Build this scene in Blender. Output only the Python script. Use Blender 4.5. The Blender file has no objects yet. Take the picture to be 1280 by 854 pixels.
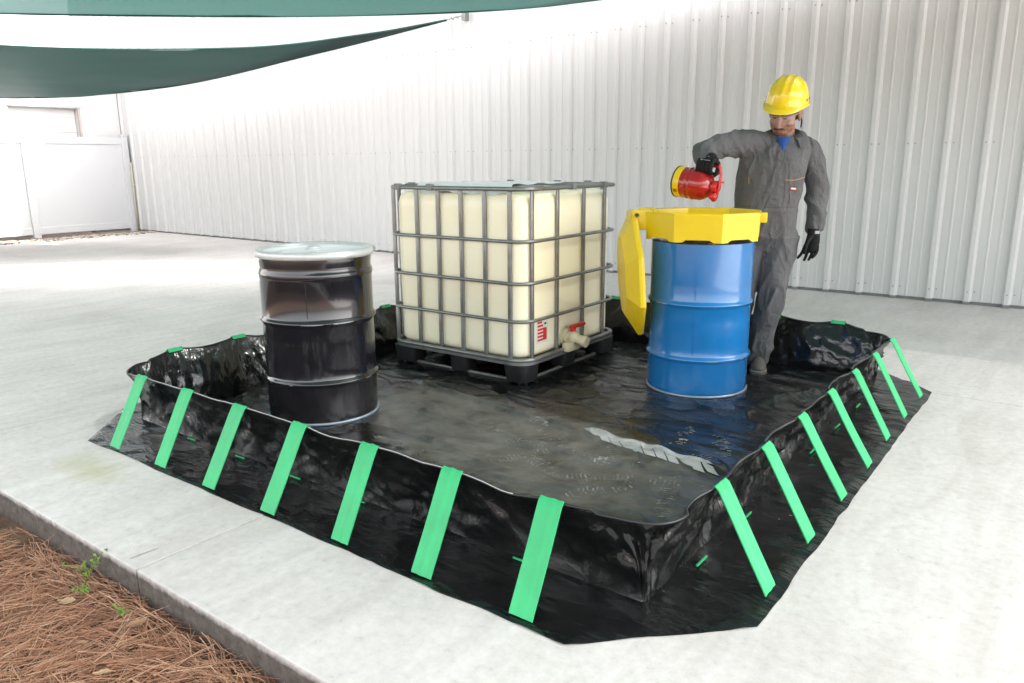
import bpy, bmesh, math, random
from math import sin, cos, pi, radians, sqrt, atan2, hypot
from mathutils import Vector, Matrix, noise
random.seed(7)
scene = bpy.context.scene
COL = scene.collection

# ------------------------------------------------------------------ camera, sky, sun, exposure
A = 0.9253115; PIT = 0.2283385; ROLL = -0.0071696
right = Vector((sin(A), cos(A), 0)); fh = Vector((-cos(A), sin(A), 0)); zz = Vector((0, 0, 1))
fwd = fh * cos(PIT) - zz * sin(PIT); up = fh * sin(PIT) + zz * cos(PIT)
r2 = right * cos(ROLL) + up * sin(ROLL); u2 = up * cos(ROLL) - right * sin(ROLL)
cam = bpy.data.cameras.new('camera'); camo = bpy.data.objects.new('camera', cam); COL.objects.link(camo)
M = Matrix.Identity(4)
for i in range(3):
    M[i][0] = r2[i]; M[i][1] = u2[i]; M[i][2] = -fwd[i]
M[0][3], M[1][3], M[2][3] = 0.842, -1.792, 1.307
camo.matrix_world = M
cam.sensor_width = 36; cam.lens = 964.55 / 1280 * 36; cam.clip_end = 2000; cam.clip_start = 0.05
scene.camera = camo

SUN_EL = radians(53); SUN_DIR = Vector((0.86, 0.51, 0)).normalized()      # towards the sun
world = bpy.data.worlds.new('World'); scene.world = world; world.use_nodes = True
wn = world.node_tree.nodes; wl = world.node_tree.links
bg = wn['Background']; sky = wn.new('ShaderNodeTexSky'); sky.sky_type = 'NISHITA'; sky.sun_disc = False
sky.sun_elevation = SUN_EL; sky.sun_rotation = atan2(SUN_DIR.x, SUN_DIR.y)
sky.air_density = 1.0; sky.dust_density = 4.0; sky.ozone_density = 0.6
hs = wn.new('ShaderNodeHueSaturation'); hs.inputs['Saturation'].default_value = 0.12; wl.new(sky.outputs[0], hs.inputs['Color']); wl.new(hs.outputs[0], bg.inputs[0]); bg.inputs[1].default_value = 0.15
sl = bpy.data.lights.new('sun', 'SUN'); sl.energy = 2.2; sl.angle = radians(0.53); sl.color = (1, 0.96, 0.9)
so = bpy.data.objects.new('sun', sl); COL.objects.link(so)
sv = (SUN_DIR * cos(SUN_EL) + zz * sin(SUN_EL))
so.rotation_euler = sv.to_track_quat('Z', 'Y').to_euler(); so.location = (0, 0, 20)
vs = scene.view_settings
vs.view_transform = 'Standard'; vs.look = 'None'; vs.exposure = 2.74; vs.gamma = 1; vs.use_curve_mapping = False

# ------------------------------------------------------------------ materials
MATS = {}
def nodes_of(name):
    m = bpy.data.materials.new(name); m.use_nodes = True; MATS[name] = m
    nt = m.node_tree; return m, nt.nodes, nt.links, nt.nodes['Principled BSDF']
def N(nodes, t, **kw):
    n = nodes.new(t)
    for k, v in kw.items():
        if k.startswith('i_'):
            key = k[2:].replace('_', ' ')
            n.inputs[key].default_value = v
        else: setattr(n, k, v)
    return n
def ramp(nodes, stops):
    r = nodes.new('ShaderNodeValToRGB'); e = r.color_ramp.elements
    while len(e) < len(stops): e.new(0.5)
    for i, (p, c) in enumerate(stops):
        e[i].position = p; e[i].color = (*c, 1) if len(c) == 3 else c
    return r
def mat(name, col, rough=0.5, metal=0.0, var=0.12, scale=6.0, bump=0.0, bscale=60.0, spec=0.5, stretch=(1, 1, 1), rvar=0.1, coat=0.0, dirt=None, dirt_lo=0.55, dirt_hi=0.75, dscale=3.0, coords='Object'):
    m, n, l, p = nodes_of(name)
    tc = n.new('ShaderNodeTexCoord'); mp = n.new('ShaderNodeMapping'); mp.inputs['Scale'].default_value = stretch
    l.new(tc.outputs[coords], mp.inputs[0])
    nz = N(n, 'ShaderNodeTexNoise', i_Scale=scale, i_Detail=6.0, i_Roughness=0.6); l.new(mp.outputs[0], nz.inputs['Vector'])
    a = tuple(max(0, c * (1 - var)) for c in col); b = tuple(min(1, c * (1 + var)) for c in col)
    r = ramp(n, [(0.3, a), (0.7, b)]); l.new(nz.outputs[0], r.inputs[0]); out = r.outputs[0]
    if dirt:
        nd = N(n, 'ShaderNodeTexNoise', i_Scale=dscale, i_Detail=8.0, i_Roughness=0.65); l.new(mp.outputs[0], nd.inputs['Vector'])
        rd = ramp(n, [(dirt_lo, (0, 0, 0)), (dirt_hi, (1, 1, 1))]); l.new(nd.outputs[0], rd.inputs[0])
        mx = N(n, 'ShaderNodeMix', data_type='RGBA'); l.new(rd.outputs[0], mx.inputs[0]); l.new(out, mx.inputs[6]); mx.inputs[7].default_value = (*dirt, 1); out = mx.outputs[2]
    l.new(out, p.inputs['Base Color'])
    mr = N(n, 'ShaderNodeMapRange'); mr.inputs[3].default_value = max(0.02, rough - rvar); mr.inputs[4].default_value = min(1, rough + rvar)
    l.new(nz.outputs[0], mr.inputs[0]); l.new(mr.outputs[0], p.inputs['Roughness'])
    p.inputs['Metallic'].default_value = metal; p.inputs['Specular IOR Level'].default_value = spec
    if coat: p.inputs['Coat Weight'].default_value = coat; p.inputs['Coat Roughness'].default_value = 0.06
    if bump:
        nb = N(n, 'ShaderNodeTexNoise', i_Scale=bscale, i_Detail=4.0); l.new(mp.outputs[0], nb.inputs['Vector'])
        bp = N(n, 'ShaderNodeBump', i_Strength=bump, i_Distance=0.01); l.new(nb.outputs[0], bp.inputs['Height']); l.new(bp.outputs[0], p.inputs['Normal'])
    return m

def concrete_mat():
    m, n, l, p = nodes_of('concrete')
    g = n.new('ShaderNodeNewGeometry'); pos = g.outputs['Position']
    n1 = N(n, 'ShaderNodeTexNoise', i_Scale=0.9, i_Detail=8.0, i_Roughness=0.62); l.new(pos, n1.inputs['Vector'])
    r1 = ramp(n, [(0.25, (0.515, 0.482, 0.462)), (0.5, (0.618, 0.582, 0.562)), (0.75, (0.678, 0.642, 0.622))]); l.new(n1.outputs[0], r1.inputs[0])
    n2 = N(n, 'ShaderNodeTexNoise', i_Scale=26.0, i_Detail=6.0, i_Roughness=0.7); l.new(pos, n2.inputs['Vector'])
    r2_ = ramp(n, [(0.3, (0.86, 0.86, 0.86)), (0.7, (1.06, 1.06, 1.06))]); l.new(n2.outputs[0], r2_.inputs[0])
    mx = N(n, 'ShaderNodeMix', data_type='RGBA', blend_type='MULTIPLY'); mx.inputs[0].default_value = 1; l.new(r1.outputs[0], mx.inputs[6]); l.new(r2_.outputs[0], mx.inputs[7])
    # trowel streaks
    mp = n.new('ShaderNodeMapping'); mp.inputs['Scale'].default_value = (3.0, 0.5, 1); mp.inputs['Rotation'].default_value = (0, 0, 0.35); l.new(pos, mp.inputs[0])
    n3 = N(n, 'ShaderNodeTexNoise', i_Scale=2.2, i_Detail=7.0, i_Roughness=0.6, i_Distortion=1.2); l.new(mp.outputs[0], n3.inputs['Vector'])
    r3 = ramp(n, [(0.35, (0.9, 0.895, 0.88)), (0.6, (1.0, 1.0, 1.0))]); l.new(n3.outputs[0], r3.inputs[0])
    mx2 = N(n, 'ShaderNodeMix', data_type='RGBA', blend_type='MULTIPLY'); mx2.inputs[0].default_value = 1; l.new(mx.outputs[2], mx2.inputs[6]); l.new(r3.outputs[0], mx2.inputs[7])
    # yellow-green algae stain on the slab left of the tarp
    vd = N(n, 'ShaderNodeVectorMath', operation='SUBTRACT'); vd.inputs[1].default_value = (-2.55, -0.36, 0); l.new(pos, vd.inputs[0])
    vs_ = N(n, 'ShaderNodeVectorMath', operation='MULTIPLY'); vs_.inputs[1].default_value = (3.2, 8.0, 0); l.new(vd.outputs[0], vs_.inputs[0])
    vl = N(n, 'ShaderNodeVectorMath', operation='LENGTH'); l.new(vs_.outputs[0], vl.inputs[0])
    ad = N(n, 'ShaderNodeMath', operation='MULTIPLY_ADD'); l.new(n3.outputs[0], ad.inputs[0]); ad.inputs[1].default_value = 1.6; l.new(vl.outputs['Value'], ad.inputs[2])
    rs = ramp(n, [(0.55, (1, 1, 1)), (0.97, (0, 0, 0))]); 
    dv = N(n, 'ShaderNodeMath', operation='DIVIDE'); l.new(ad.outputs[0], dv.inputs[0]); dv.inputs[1].default_value = 1.9; l.new(dv.outputs[0], rs.inputs[0])
    ms = N(n, 'ShaderNodeMath', operation='MULTIPLY'); l.new(rs.outputs[0], ms.inputs[0]); ms.inputs[1].default_value = 0.6
    mx3 = N(n, 'ShaderNodeMix', data_type='RGBA'); l.new(ms.outputs[0], mx3.inputs[0]); l.new(mx2.outputs[2], mx3.inputs[6]); mx3.inputs[7].default_value = (0.42, 0.41, 0.25, 1)
    # dirty weathered edge face (soil line)
    sx = n.new('ShaderNodeSeparateXYZ'); l.new(pos, sx.inputs[0])
    az = N(n, 'ShaderNodeMath', operation='MULTIPLY_ADD'); l.new(n2.outputs[0], az.inputs[0]); az.inputs[1].default_value = 0.03; l.new(sx.outputs[2], az.inputs[2])
    rz = N(n, 'ShaderNodeMapRange'); rz.inputs[1].default_value = -0.012; rz.inputs[2].default_value = 0.012; rz.inputs[3].default_value = 1; rz.inputs[4].default_value = 0; l.new(az.outputs[0], rz.inputs[0])
    rcol = ramp(n, [(0.3, (0.062, 0.050, 0.043)), (0.7, (0.15, 0.128, 0.112))]); l.new(n2.outputs[0], rcol.inputs[0])
    mx4 = N(n, 'ShaderNodeMix', data_type='RGBA'); l.new(rz.outputs[0], mx4.inputs[0]); l.new(mx3.outputs[2], mx4.inputs[6]); l.new(rcol.outputs[0], mx4.inputs[7])
    l.new(mx4.outputs[2], p.inputs['Base Color'])
    p.inputs['Roughness'].default_value = 0.8; p.inputs['Specular IOR Level'].default_value = 0.3
    n4 = N(n, 'ShaderNodeTexNoise', i_Scale=140.0, i_Detail=5.0, i_Roughness=0.7); l.new(pos, n4.inputs['Vector'])
    bp = N(n, 'ShaderNodeBump', i_Strength=0.35, i_Distance=0.004); l.new(n4.outputs[0], bp.inputs['Height'])
    bp2 = N(n, 'ShaderNodeBump', i_Strength=0.25, i_Distance=0.01); l.new(n3.outputs[0], bp2.inputs['Height']); l.new(bp.outputs[0], bp2.inputs['Normal']); l.new(bp2.outputs[0], p.inputs['Normal'])
concrete_mat()

def vinyl_mat(name, dusty):
    m, n, l, p = nodes_of(name)
    g = n.new('ShaderNodeNewGeometry'); pos = g.outputs['Position']
    n1 = N(n, 'ShaderNodeTexNoise', i_Scale=3.5, i_Detail=7.0, i_Roughness=0.62, i_Distortion=0.6); l.new(pos, n1.inputs['Vector'])
    n2 = N(n, 'ShaderNodeTexNoise', i_Scale=34.0, i_Detail=6.0, i_Roughness=0.7); l.new(pos, n2.inputs['Vector'])
    base = ramp(n, [(0.35, (0.0042, 0.0043, 0.0046)), (0.7, (0.008, 0.0081, 0.0085))]); l.new(n1.outputs[0], base.inputs[0]); out = base.outputs[0]
    rr = N(n, 'ShaderNodeMapRange'); rr.inputs[1].default_value = 0.3; rr.inputs[2].default_value = 0.7; rr.inputs[3].default_value = 0.17 if dusty else 0.13; rr.inputs[4].default_value = 0.36 if dusty else 0.28; l.new(n1.outputs[0], rr.inputs[0]); rout = rr.outputs[0]
    # light traffic dust everywhere, in patches
    n5 = N(n, 'ShaderNodeTexNoise', i_Scale=1.6, i_Detail=9.0, i_Roughness=0.72, i_Distortion=0.4); l.new(pos, n5.inputs['Vector'])
    rd = ramp(n, [(0.5, (0, 0, 0)), (0.8, (1, 1, 1))]); l.new(n5.outputs[0], rd.inputs[0])
    k = N(n, 'ShaderNodeMath', operation='MULTIPLY'); k.inputs[1].default_value = 0.12; l.new(rd.outputs[0], k.inputs[0])
    mx = N(n, 'ShaderNodeMix', data_type='RGBA'); l.new(k.outputs[0], mx.inputs[0]); l.new(out, mx.inputs[6]); mx.inputs[7].default_value = (0.16, 0.145, 0.125, 1); out = mx.outputs[2]
    if dusty:
        # dusty patch with its own outline, tone lifted to carry the floor sheen
        vd = N(n, 'ShaderNodeVectorMath', operation='SUBTRACT'); vd.inputs[1].default_value = (-1.22, 0.98, 0); l.new(pos, vd.inputs[0])
        rt = N(n, 'ShaderNodeVectorRotate', rotation_type='Z_AXIS'); rt.inputs['Angle'].default_value = 0.16; l.new(vd.outputs[0], rt.inputs[0])
        sc = N(n, 'ShaderNodeVectorMath', operation='MULTIPLY'); sc.inputs[1].default_value = (1 / 1.18, 1 / 0.47, 0); l.new(rt.outputs[0], sc.inputs[0])
        ln = N(n, 'ShaderNodeVectorMath', operation='LENGTH'); l.new(sc.outputs[0], ln.inputs[0])
        md = N(n, 'ShaderNodeMath', operation='MULTIPLY_ADD'); l.new(n5.outputs[0], md.inputs[0]); md.inputs[1].default_value = 0.42; l.new(ln.outputs['Value'], md.inputs[2])
        edge = N(n, 'ShaderNodeMapRange'); edge.inputs[1].default_value = 1.06; edge.inputs[2].default_value = 1.20; edge.inputs[3].default_value = 1; edge.inputs[4].default_value = 0; l.new(md.outputs[0], edge.inputs[0])
        r2_ = ramp(n, [(0.36, (0.18, 0.18, 0.18)), (0.66, (1, 1, 1))]); nq = N(n, 'ShaderNodeTexNoise', i_Scale=6.5, i_Detail=9.0, i_Roughness=0.72, i_Distortion=0.5); l.new(pos, nq.inputs['Vector']); l.new(nq.outputs[0], r2_.inputs[0])
        mm = N(n, 'ShaderNodeMath', operation='MULTIPLY'); l.new(edge.outputs[0], mm.inputs[0]); l.new(r2_.outputs[0], mm.inputs[1])
        mm2 = N(n, 'ShaderNodeMath', operation='MULTIPLY'); l.new(mm.outputs[0], mm2.inputs[0]); mm2.inputs[1].default_value = 0.68
        mx2 = N(n, 'ShaderNodeMix', data_type='RGBA'); l.new(mm2.outputs[0], mx2.inputs[0]); l.new(out, mx2.inputs[6]); mx2.inputs[7].default_value = (0.215, 0.198, 0.178, 1); out = mx2.outputs[2]
        ra = N(n, 'ShaderNodeMath', operation='MULTIPLY_ADD'); l.new(mm2.outputs[0], ra.inputs[0]); ra.inputs[1].default_value = 0.34; l.new(rout, ra.inputs[2]); rout = ra.outputs[0]
    l.new(out, p.inputs['Base Color']); l.new(rout, p.inputs['Roughness'])
    p.inputs['Specular IOR Level'].default_value = 0.62
    # crumple relief
    mp = n.new('ShaderNodeMapping'); mp.inputs['Rotation'].default_value = (0, 0, 0.5); mp.inputs['Scale'].default_value = (1.0, 2.4, 1.2); l.new(pos, mp.inputs[0])
    v = N(n, 'ShaderNodeTexVoronoi', feature='F1', i_Scale=3.6); 
    nd = N(n, 'ShaderNodeTexNoise', i_Scale=5.0, i_Detail=4.0); l.new(mp.outputs[0], nd.inputs['Vector'])
    va = N(n, 'ShaderNodeVectorMath', operation='MULTIPLY_ADD'); l.new(nd.outputs['Color'], va.inputs[0]); va.inputs[1].default_value = (0.35, 0.35, 0.35); l.new(mp.outputs[0], va.inputs[2]); l.new(va.outputs[0], v.inputs['Vector'])
    b1 = N(n, 'ShaderNodeBump', i_Strength=0.28 if dusty else 0.45, i_Distance=0.03); l.new(v.outputs['Distance'], b1.inputs['Height'])
    b2 = N(n, 'ShaderNodeBump', i_Strength=0.16, i_Distance=0.012); l.new(n1.outputs[0], b2.inputs['Height']); l.new(b1.outputs[0], b2.inputs['Normal'])
    b3 = N(n, 'ShaderNodeBump', i_Strength=0.06, i_Distance=0.004); l.new(n2.outputs[0], b3.inputs['Height']); l.new(b2.outputs[0], b3.inputs['Normal'])
    l.new(b3.outputs[0], p.inputs['Normal'])
vinyl_mat('vinyl', False); vinyl_mat('vinyl_floor', True)

def cloth_mat(name, k, tlo, thi, nlo, nhi):   # knitted shade mesh: part light passes straight through the holes, part glows through the threads
    m, n, l, p = nodes_of(name)
    out = n['Material Output']; tc = n.new('ShaderNodeTexCoord')
    nz = N(n, 'ShaderNodeTexNoise', i_Scale=2.5, i_Detail=6.0); l.new(tc.outputs['Object'], nz.inputs['Vector'])
    r = ramp(n, [(0.3, (0.002 * k, 0.031 * k, 0.026 * k)), (0.7, (0.003 * k, 0.048 * k, 0.040 * k))]); l.new(nz.outputs[0], r.inputs[0])
    l.new(r.outputs[0], p.inputs['Base Color']); p.inputs['Roughness'].default_value = 0.55
    tr = n.new('ShaderNodeBsdfTranslucent'); tr.inputs[0].default_value = (0.014 * k, 0.10 * k, 0.085 * k, 1)
    tp = n.new('ShaderNodeBsdfTransparent')
    m1 = n.new('ShaderNodeMixShader'); m1.inputs[0].default_value = 0.30; l.new(p.outputs[0], m1.inputs[1]); l.new(tr.outputs[0], m1.inputs[2])
    nf = N(n, 'ShaderNodeTexNoise', i_Scale=160.0, i_Detail=2.0); l.new(tc.outputs['Object'], nf.inputs['Vector'])
    mr = N(n, 'ShaderNodeMapRange'); mr.inputs[1].default_value = nlo; mr.inputs[2].default_value = nhi; mr.inputs[3].default_value = tlo; mr.inputs[4].default_value = thi; l.new(nf.outputs[0], mr.inputs[0])
    m2 = n.new('ShaderNodeMixShader'); l.new(mr.outputs[0], m2.inputs[0]); l.new(m1.outputs[0], m2.inputs[1]); l.new(tp.outputs[0], m2.inputs[2])
    l.new(m2.outputs[0], out.inputs[0])
cloth_mat('shade_mesh', 0.72, 0.01, 0.10, 0.35, 0.65); cloth_mat('shade_mesh_shaded', 0.24, 0.002, 0.30, 0.64, 0.82)  # second: the same mesh darkened, carrying the building's shade on the far sail

def bottle_mat():
    m, n, l, p = nodes_of('tote_plastic')
    g = n.new('ShaderNodeNewGeometry'); nz = N(n, 'ShaderNodeTexNoise', i_Scale=2.2, i_Detail=4.0); l.new(g.outputs['Position'], nz.inputs['Vector'])
    r = ramp(n, [(0.3, (0.96, 0.86, 0.63)), (0.7, (0.965, 0.89, 0.69))]); l.new(nz.outputs[0], r.inputs[0]); l.new(r.outputs[0], p.inputs['Base Color'])
    p.inputs['Roughness'].default_value = 0.32; p.inputs['Subsurface Weight'].default_value = 0.35; p.inputs['Subsurface Radius'].default_value = (0.10, 0.08, 0.04); p.inputs['Subsurface Scale'].default_value = 0.6
    b = N(n, 'ShaderNodeBump', i_Strength=0.25, i_Distance=0.02); n2 = N(n, 'ShaderNodeTexNoise', i_Scale=5.0, i_Detail=2.0); l.new(g.outputs['Position'], n2.inputs['Vector']); l.new(n2.outputs[0], b.inputs['Height']); l.new(b.outputs[0], p.inputs['Normal'])
bottle_mat()
mat('metal_wall', (0.575, 0.57, 0.565), 0.33, var=0.035, scale=0.8, stretch=(1, 1, 0.25), dirt=(0.50, 0.50, 0.48), dirt_lo=0.6, dirt_hi=0.95, dscale=1.6, coords='Object', bump=0.03, bscale=3)
mat('roof_metal', (0.6, 0.6, 0.6), 0.4, var=0.05)
mat('joint_dark', (0.05, 0.045, 0.04), 0.9)
mat('lintel_grey', (0.36, 0.36, 0.36), 0.6)
mat('trim_dark', (0.20, 0.20, 0.20), 0.6)
mat('fence_white', (0.58, 0.58, 0.59), 0.45, var=0.02, scale=2, bump=0.02)
mat('stucco_white', (0.62, 0.61, 0.60), 0.8, var=0.03, scale=3, bump=0.1)
mat('brick_edge', (0.46, 0.38, 0.35), 0.8)
mat('galvanised', (0.25, 0.25, 0.245), 0.40, metal=0.7, var=0.18, scale=14, rvar=0.15, bump=0.05)
mat('black_plastic', (0.018, 0.018, 0.019), 0.45, var=0.2, scale=10, bump=0.1)
mat('white_paint', (0.72, 0.73, 0.73), 0.4, var=0.04, scale=5, dirt=(0.45, 0.45, 0.44), dirt_lo=0.62, dirt_hi=0.8)
mat('grey_rim', (0.56, 0.57, 0.57), 0.35, metal=0.3, var=0.15, scale=12)
mat('drum_black', (0.012, 0.011, 0.014), 0.14, var=0.3, scale=4, rvar=0.06, coat=0.5, bump=0.05, bscale=9, dirt=(0.03, 0.027, 0.028), dirt_lo=0.55, dirt_hi=0.85, dscale=2.0)
mat('drum_blue', (0.010, 0.15, 0.40), 0.22, var=0.10, scale=3, rvar=0.08, coat=0.5, bump=0.05, bscale=8, dirt=(0.03, 0.16, 0.39), dirt_lo=0.52, dirt_hi=0.8, dscale=3.5)
mat('drum_seam', (0.30, 0.36, 0.44), 0.4, metal=0.4, var=0.2)
mat('drum_scuff', (0.35, 0.37, 0.40), 0.35, metal=0.6, var=0.3, scale=20)
mat('yellow_plastic', (0.74, 0.52, 0.006), 0.36, var=0.06, scale=5, bump=0.05, bscale=40, dirt=(0.62, 0.44, 0.02), dirt_lo=0.6, dirt_hi=0.85)
mat('hat_yellow', (0.80, 0.57, 0.008), 0.16, var=0.03, scale=4, coat=0.6)
mat('strap_green', (0.030, 0.40, 0.145), 0.55, var=0.13, scale=7, dirt=(0.035, 0.31, 0.12), dirt_lo=0.6, dirt_hi=0.85, bump=0.15, bscale=260)
mat('hem_highlight', (0.45, 0.45, 0.45), 0.6)
mat('hem_vinyl', (0.018, 0.018, 0.02), 0.35)
mat('dust_print', (0.20, 0.19, 0.175), 0.5, var=0.8, scale=38)
mat('glint_vinyl', (0.36, 0.355, 0.345), 0.3, var=0.5, scale=14, stretch=(0.5, 2, 1))
mat('coverall', (0.108, 0.107, 0.110), 0.85, var=0.10, scale=9, bump=0.25, bscale=380, spec=0.2)
def fold_relief(name):
    m = MATS[name]; n = m.node_tree.nodes; l = m.node_tree.links; p = n['Principled BSDF']; tc = n.new('ShaderNodeTexCoord')
    prev = p.inputs['Normal'].links[0].from_socket
    for (sc_, sx, d_, st) in ((5.0, (1.6, 1.0, 0.7), 0.035, 0.8), (11.0, (1.0, 1.2, 1.5), 0.014, 0.6)):
        mp = n.new('ShaderNodeMapping'); mp.inputs['Scale'].default_value = sx; mp.inputs['Rotation'].default_value = (0.3, 0.5, 0.2); l.new(tc.outputs['Object'], mp.inputs[0])
        nz = N(n, 'ShaderNodeTexNoise', i_Scale=sc_, i_Detail=2.5, i_Roughness=0.5, i_Distortion=0.9); l.new(mp.outputs[0], nz.inputs['Vector'])
        sb = N(n, 'ShaderNodeMath', operation='SUBTRACT'); sb.inputs[1].default_value = 0.5; l.new(nz.outputs[0], sb.inputs[0])
        ab = N(n, 'ShaderNodeMath', operation='ABSOLUTE'); l.new(sb.outputs[0], ab.inputs[0])
        pw = N(n, 'ShaderNodeMath', operation='POWER'); pw.inputs[1].default_value = 0.75; l.new(ab.outputs[0], pw.inputs[0])
        b = N(n, 'ShaderNodeBump', i_Strength=st, i_Distance=d_); b.invert = True; l.new(pw.outputs[0], b.inputs['Height']); l.new(prev, b.inputs['Normal']); prev = b.outputs[0]
    l.new(prev, p.inputs['Normal'])
fold_relief('coverall')
mat('coverall_seam', (0.05, 0.049, 0.05), 0.9)
mat('shirt_blue', (0.008, 0.055, 0.24), 0.8, var=0.1)
mat('skin', (0.255, 0.125, 0.082), 0.48, var=0.10, scale=40, bump=0.08, bscale=200)
mat('lips', (0.22, 0.085, 0.065), 0.45)
mat('hair_black', (0.012, 0.010, 0.009), 0.6)
mat('beard_dark', (0.075, 0.040, 0.028), 0.8, var=0.4, scale=120, bump=0.3, bscale=300)
mat('eye_dark', (0.02, 0.015, 0.012), 0.15)
mat('glove_black', (0.009, 0.009, 0.010), 0.7, spec=0.2, var=0.25, scale=30, bump=0.3, bscale=120)
mat('glove_grey', (0.32, 0.33, 0.34), 0.6)
mat('boot', (0.085, 0.075, 0.065), 0.7, var=0.25, scale=25, bump=0.2)
mat('boot_sole', (0.16, 0.15, 0.14), 0.8, var=0.2)
mat('zip_brass', (0.30, 0.21, 0.09), 0.5, metal=0.3)
mat('brass', (0.55, 0.40, 0.10), 0.35, metal=0.8)
mat('can_red', (0.34, 0.010, 0.010), 0.2, var=0.08, scale=6, coat=0.4)
mat('lever_red', (0.55, 0.020, 0.018), 0.35)
mat('valve_plastic', (0.56, 0.50, 0.34), 0.45, var=0.08)
mat('label_white', (0.78, 0.77, 0.72), 0.5)
mat('print_red', (0.62, 0.03, 0.03), 0.5)
mat('print_black', (0.02, 0.02, 0.025), 0.5)
mat('soil', (0.13, 0.075, 0.045), 0.95, var=0.5, scale=14, bump=0.6, bscale=40, coords='Object')
mat('gravel', (0.34, 0.29, 0.25), 0.9, var=0.35, scale=12)
mat('dead_leaf', (0.26, 0.145, 0.08), 0.7, var=0.3, scale=30)
mat('dead_leaf_pale', (0.36, 0.235, 0.14), 0.7, var=0.2, scale=30)
mat('weed_green', (0.14, 0.23, 0.035), 0.55, var=0.3, scale=30)
def attr_mat(name, a, b, c, rough):
    m, n, l, p = nodes_of(name)
    at = N(n, 'ShaderNodeAttribute', attribute_name='tint'); r = ramp(n, [(0.0, a), (0.5, b), (1.0, c)]); l.new(at.outputs['Fac'], r.inputs[0]); l.new(r.outputs[0], p.inputs['Base Color']); p.inputs['Roughness'].default_value = rough
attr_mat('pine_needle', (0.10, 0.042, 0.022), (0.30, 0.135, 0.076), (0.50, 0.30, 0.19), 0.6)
attr_mat('gravel_stone', (0.12, 0.085, 0.06), (0.34, 0.27, 0.21), (0.55, 0.50, 0.45), 0.9)
def lens_mat():
    m, n, l, p = nodes_of('clear_lens')
    p.inputs['Base Color'].default_value = (0.9, 0.9, 0.9, 1); p.inputs['Roughness'].default_value = 0.05; p.inputs['Alpha'].default_value = 0.10
    tc = n.new('ShaderNodeTexCoord'); nz = N(n, 'ShaderNodeTexNoise', i_Scale=40.0); l.new(tc.outputs['Object'], nz.inputs['Vector'])
    mr = N(n, 'ShaderNodeMapRange'); mr.inputs[3].default_value = 0.03; mr.inputs[4].default_value = 0.08; l.new(nz.outputs[0], mr.inputs[0]); l.new(mr.outputs[0], p.inputs['Roughness'])
lens_mat()

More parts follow.
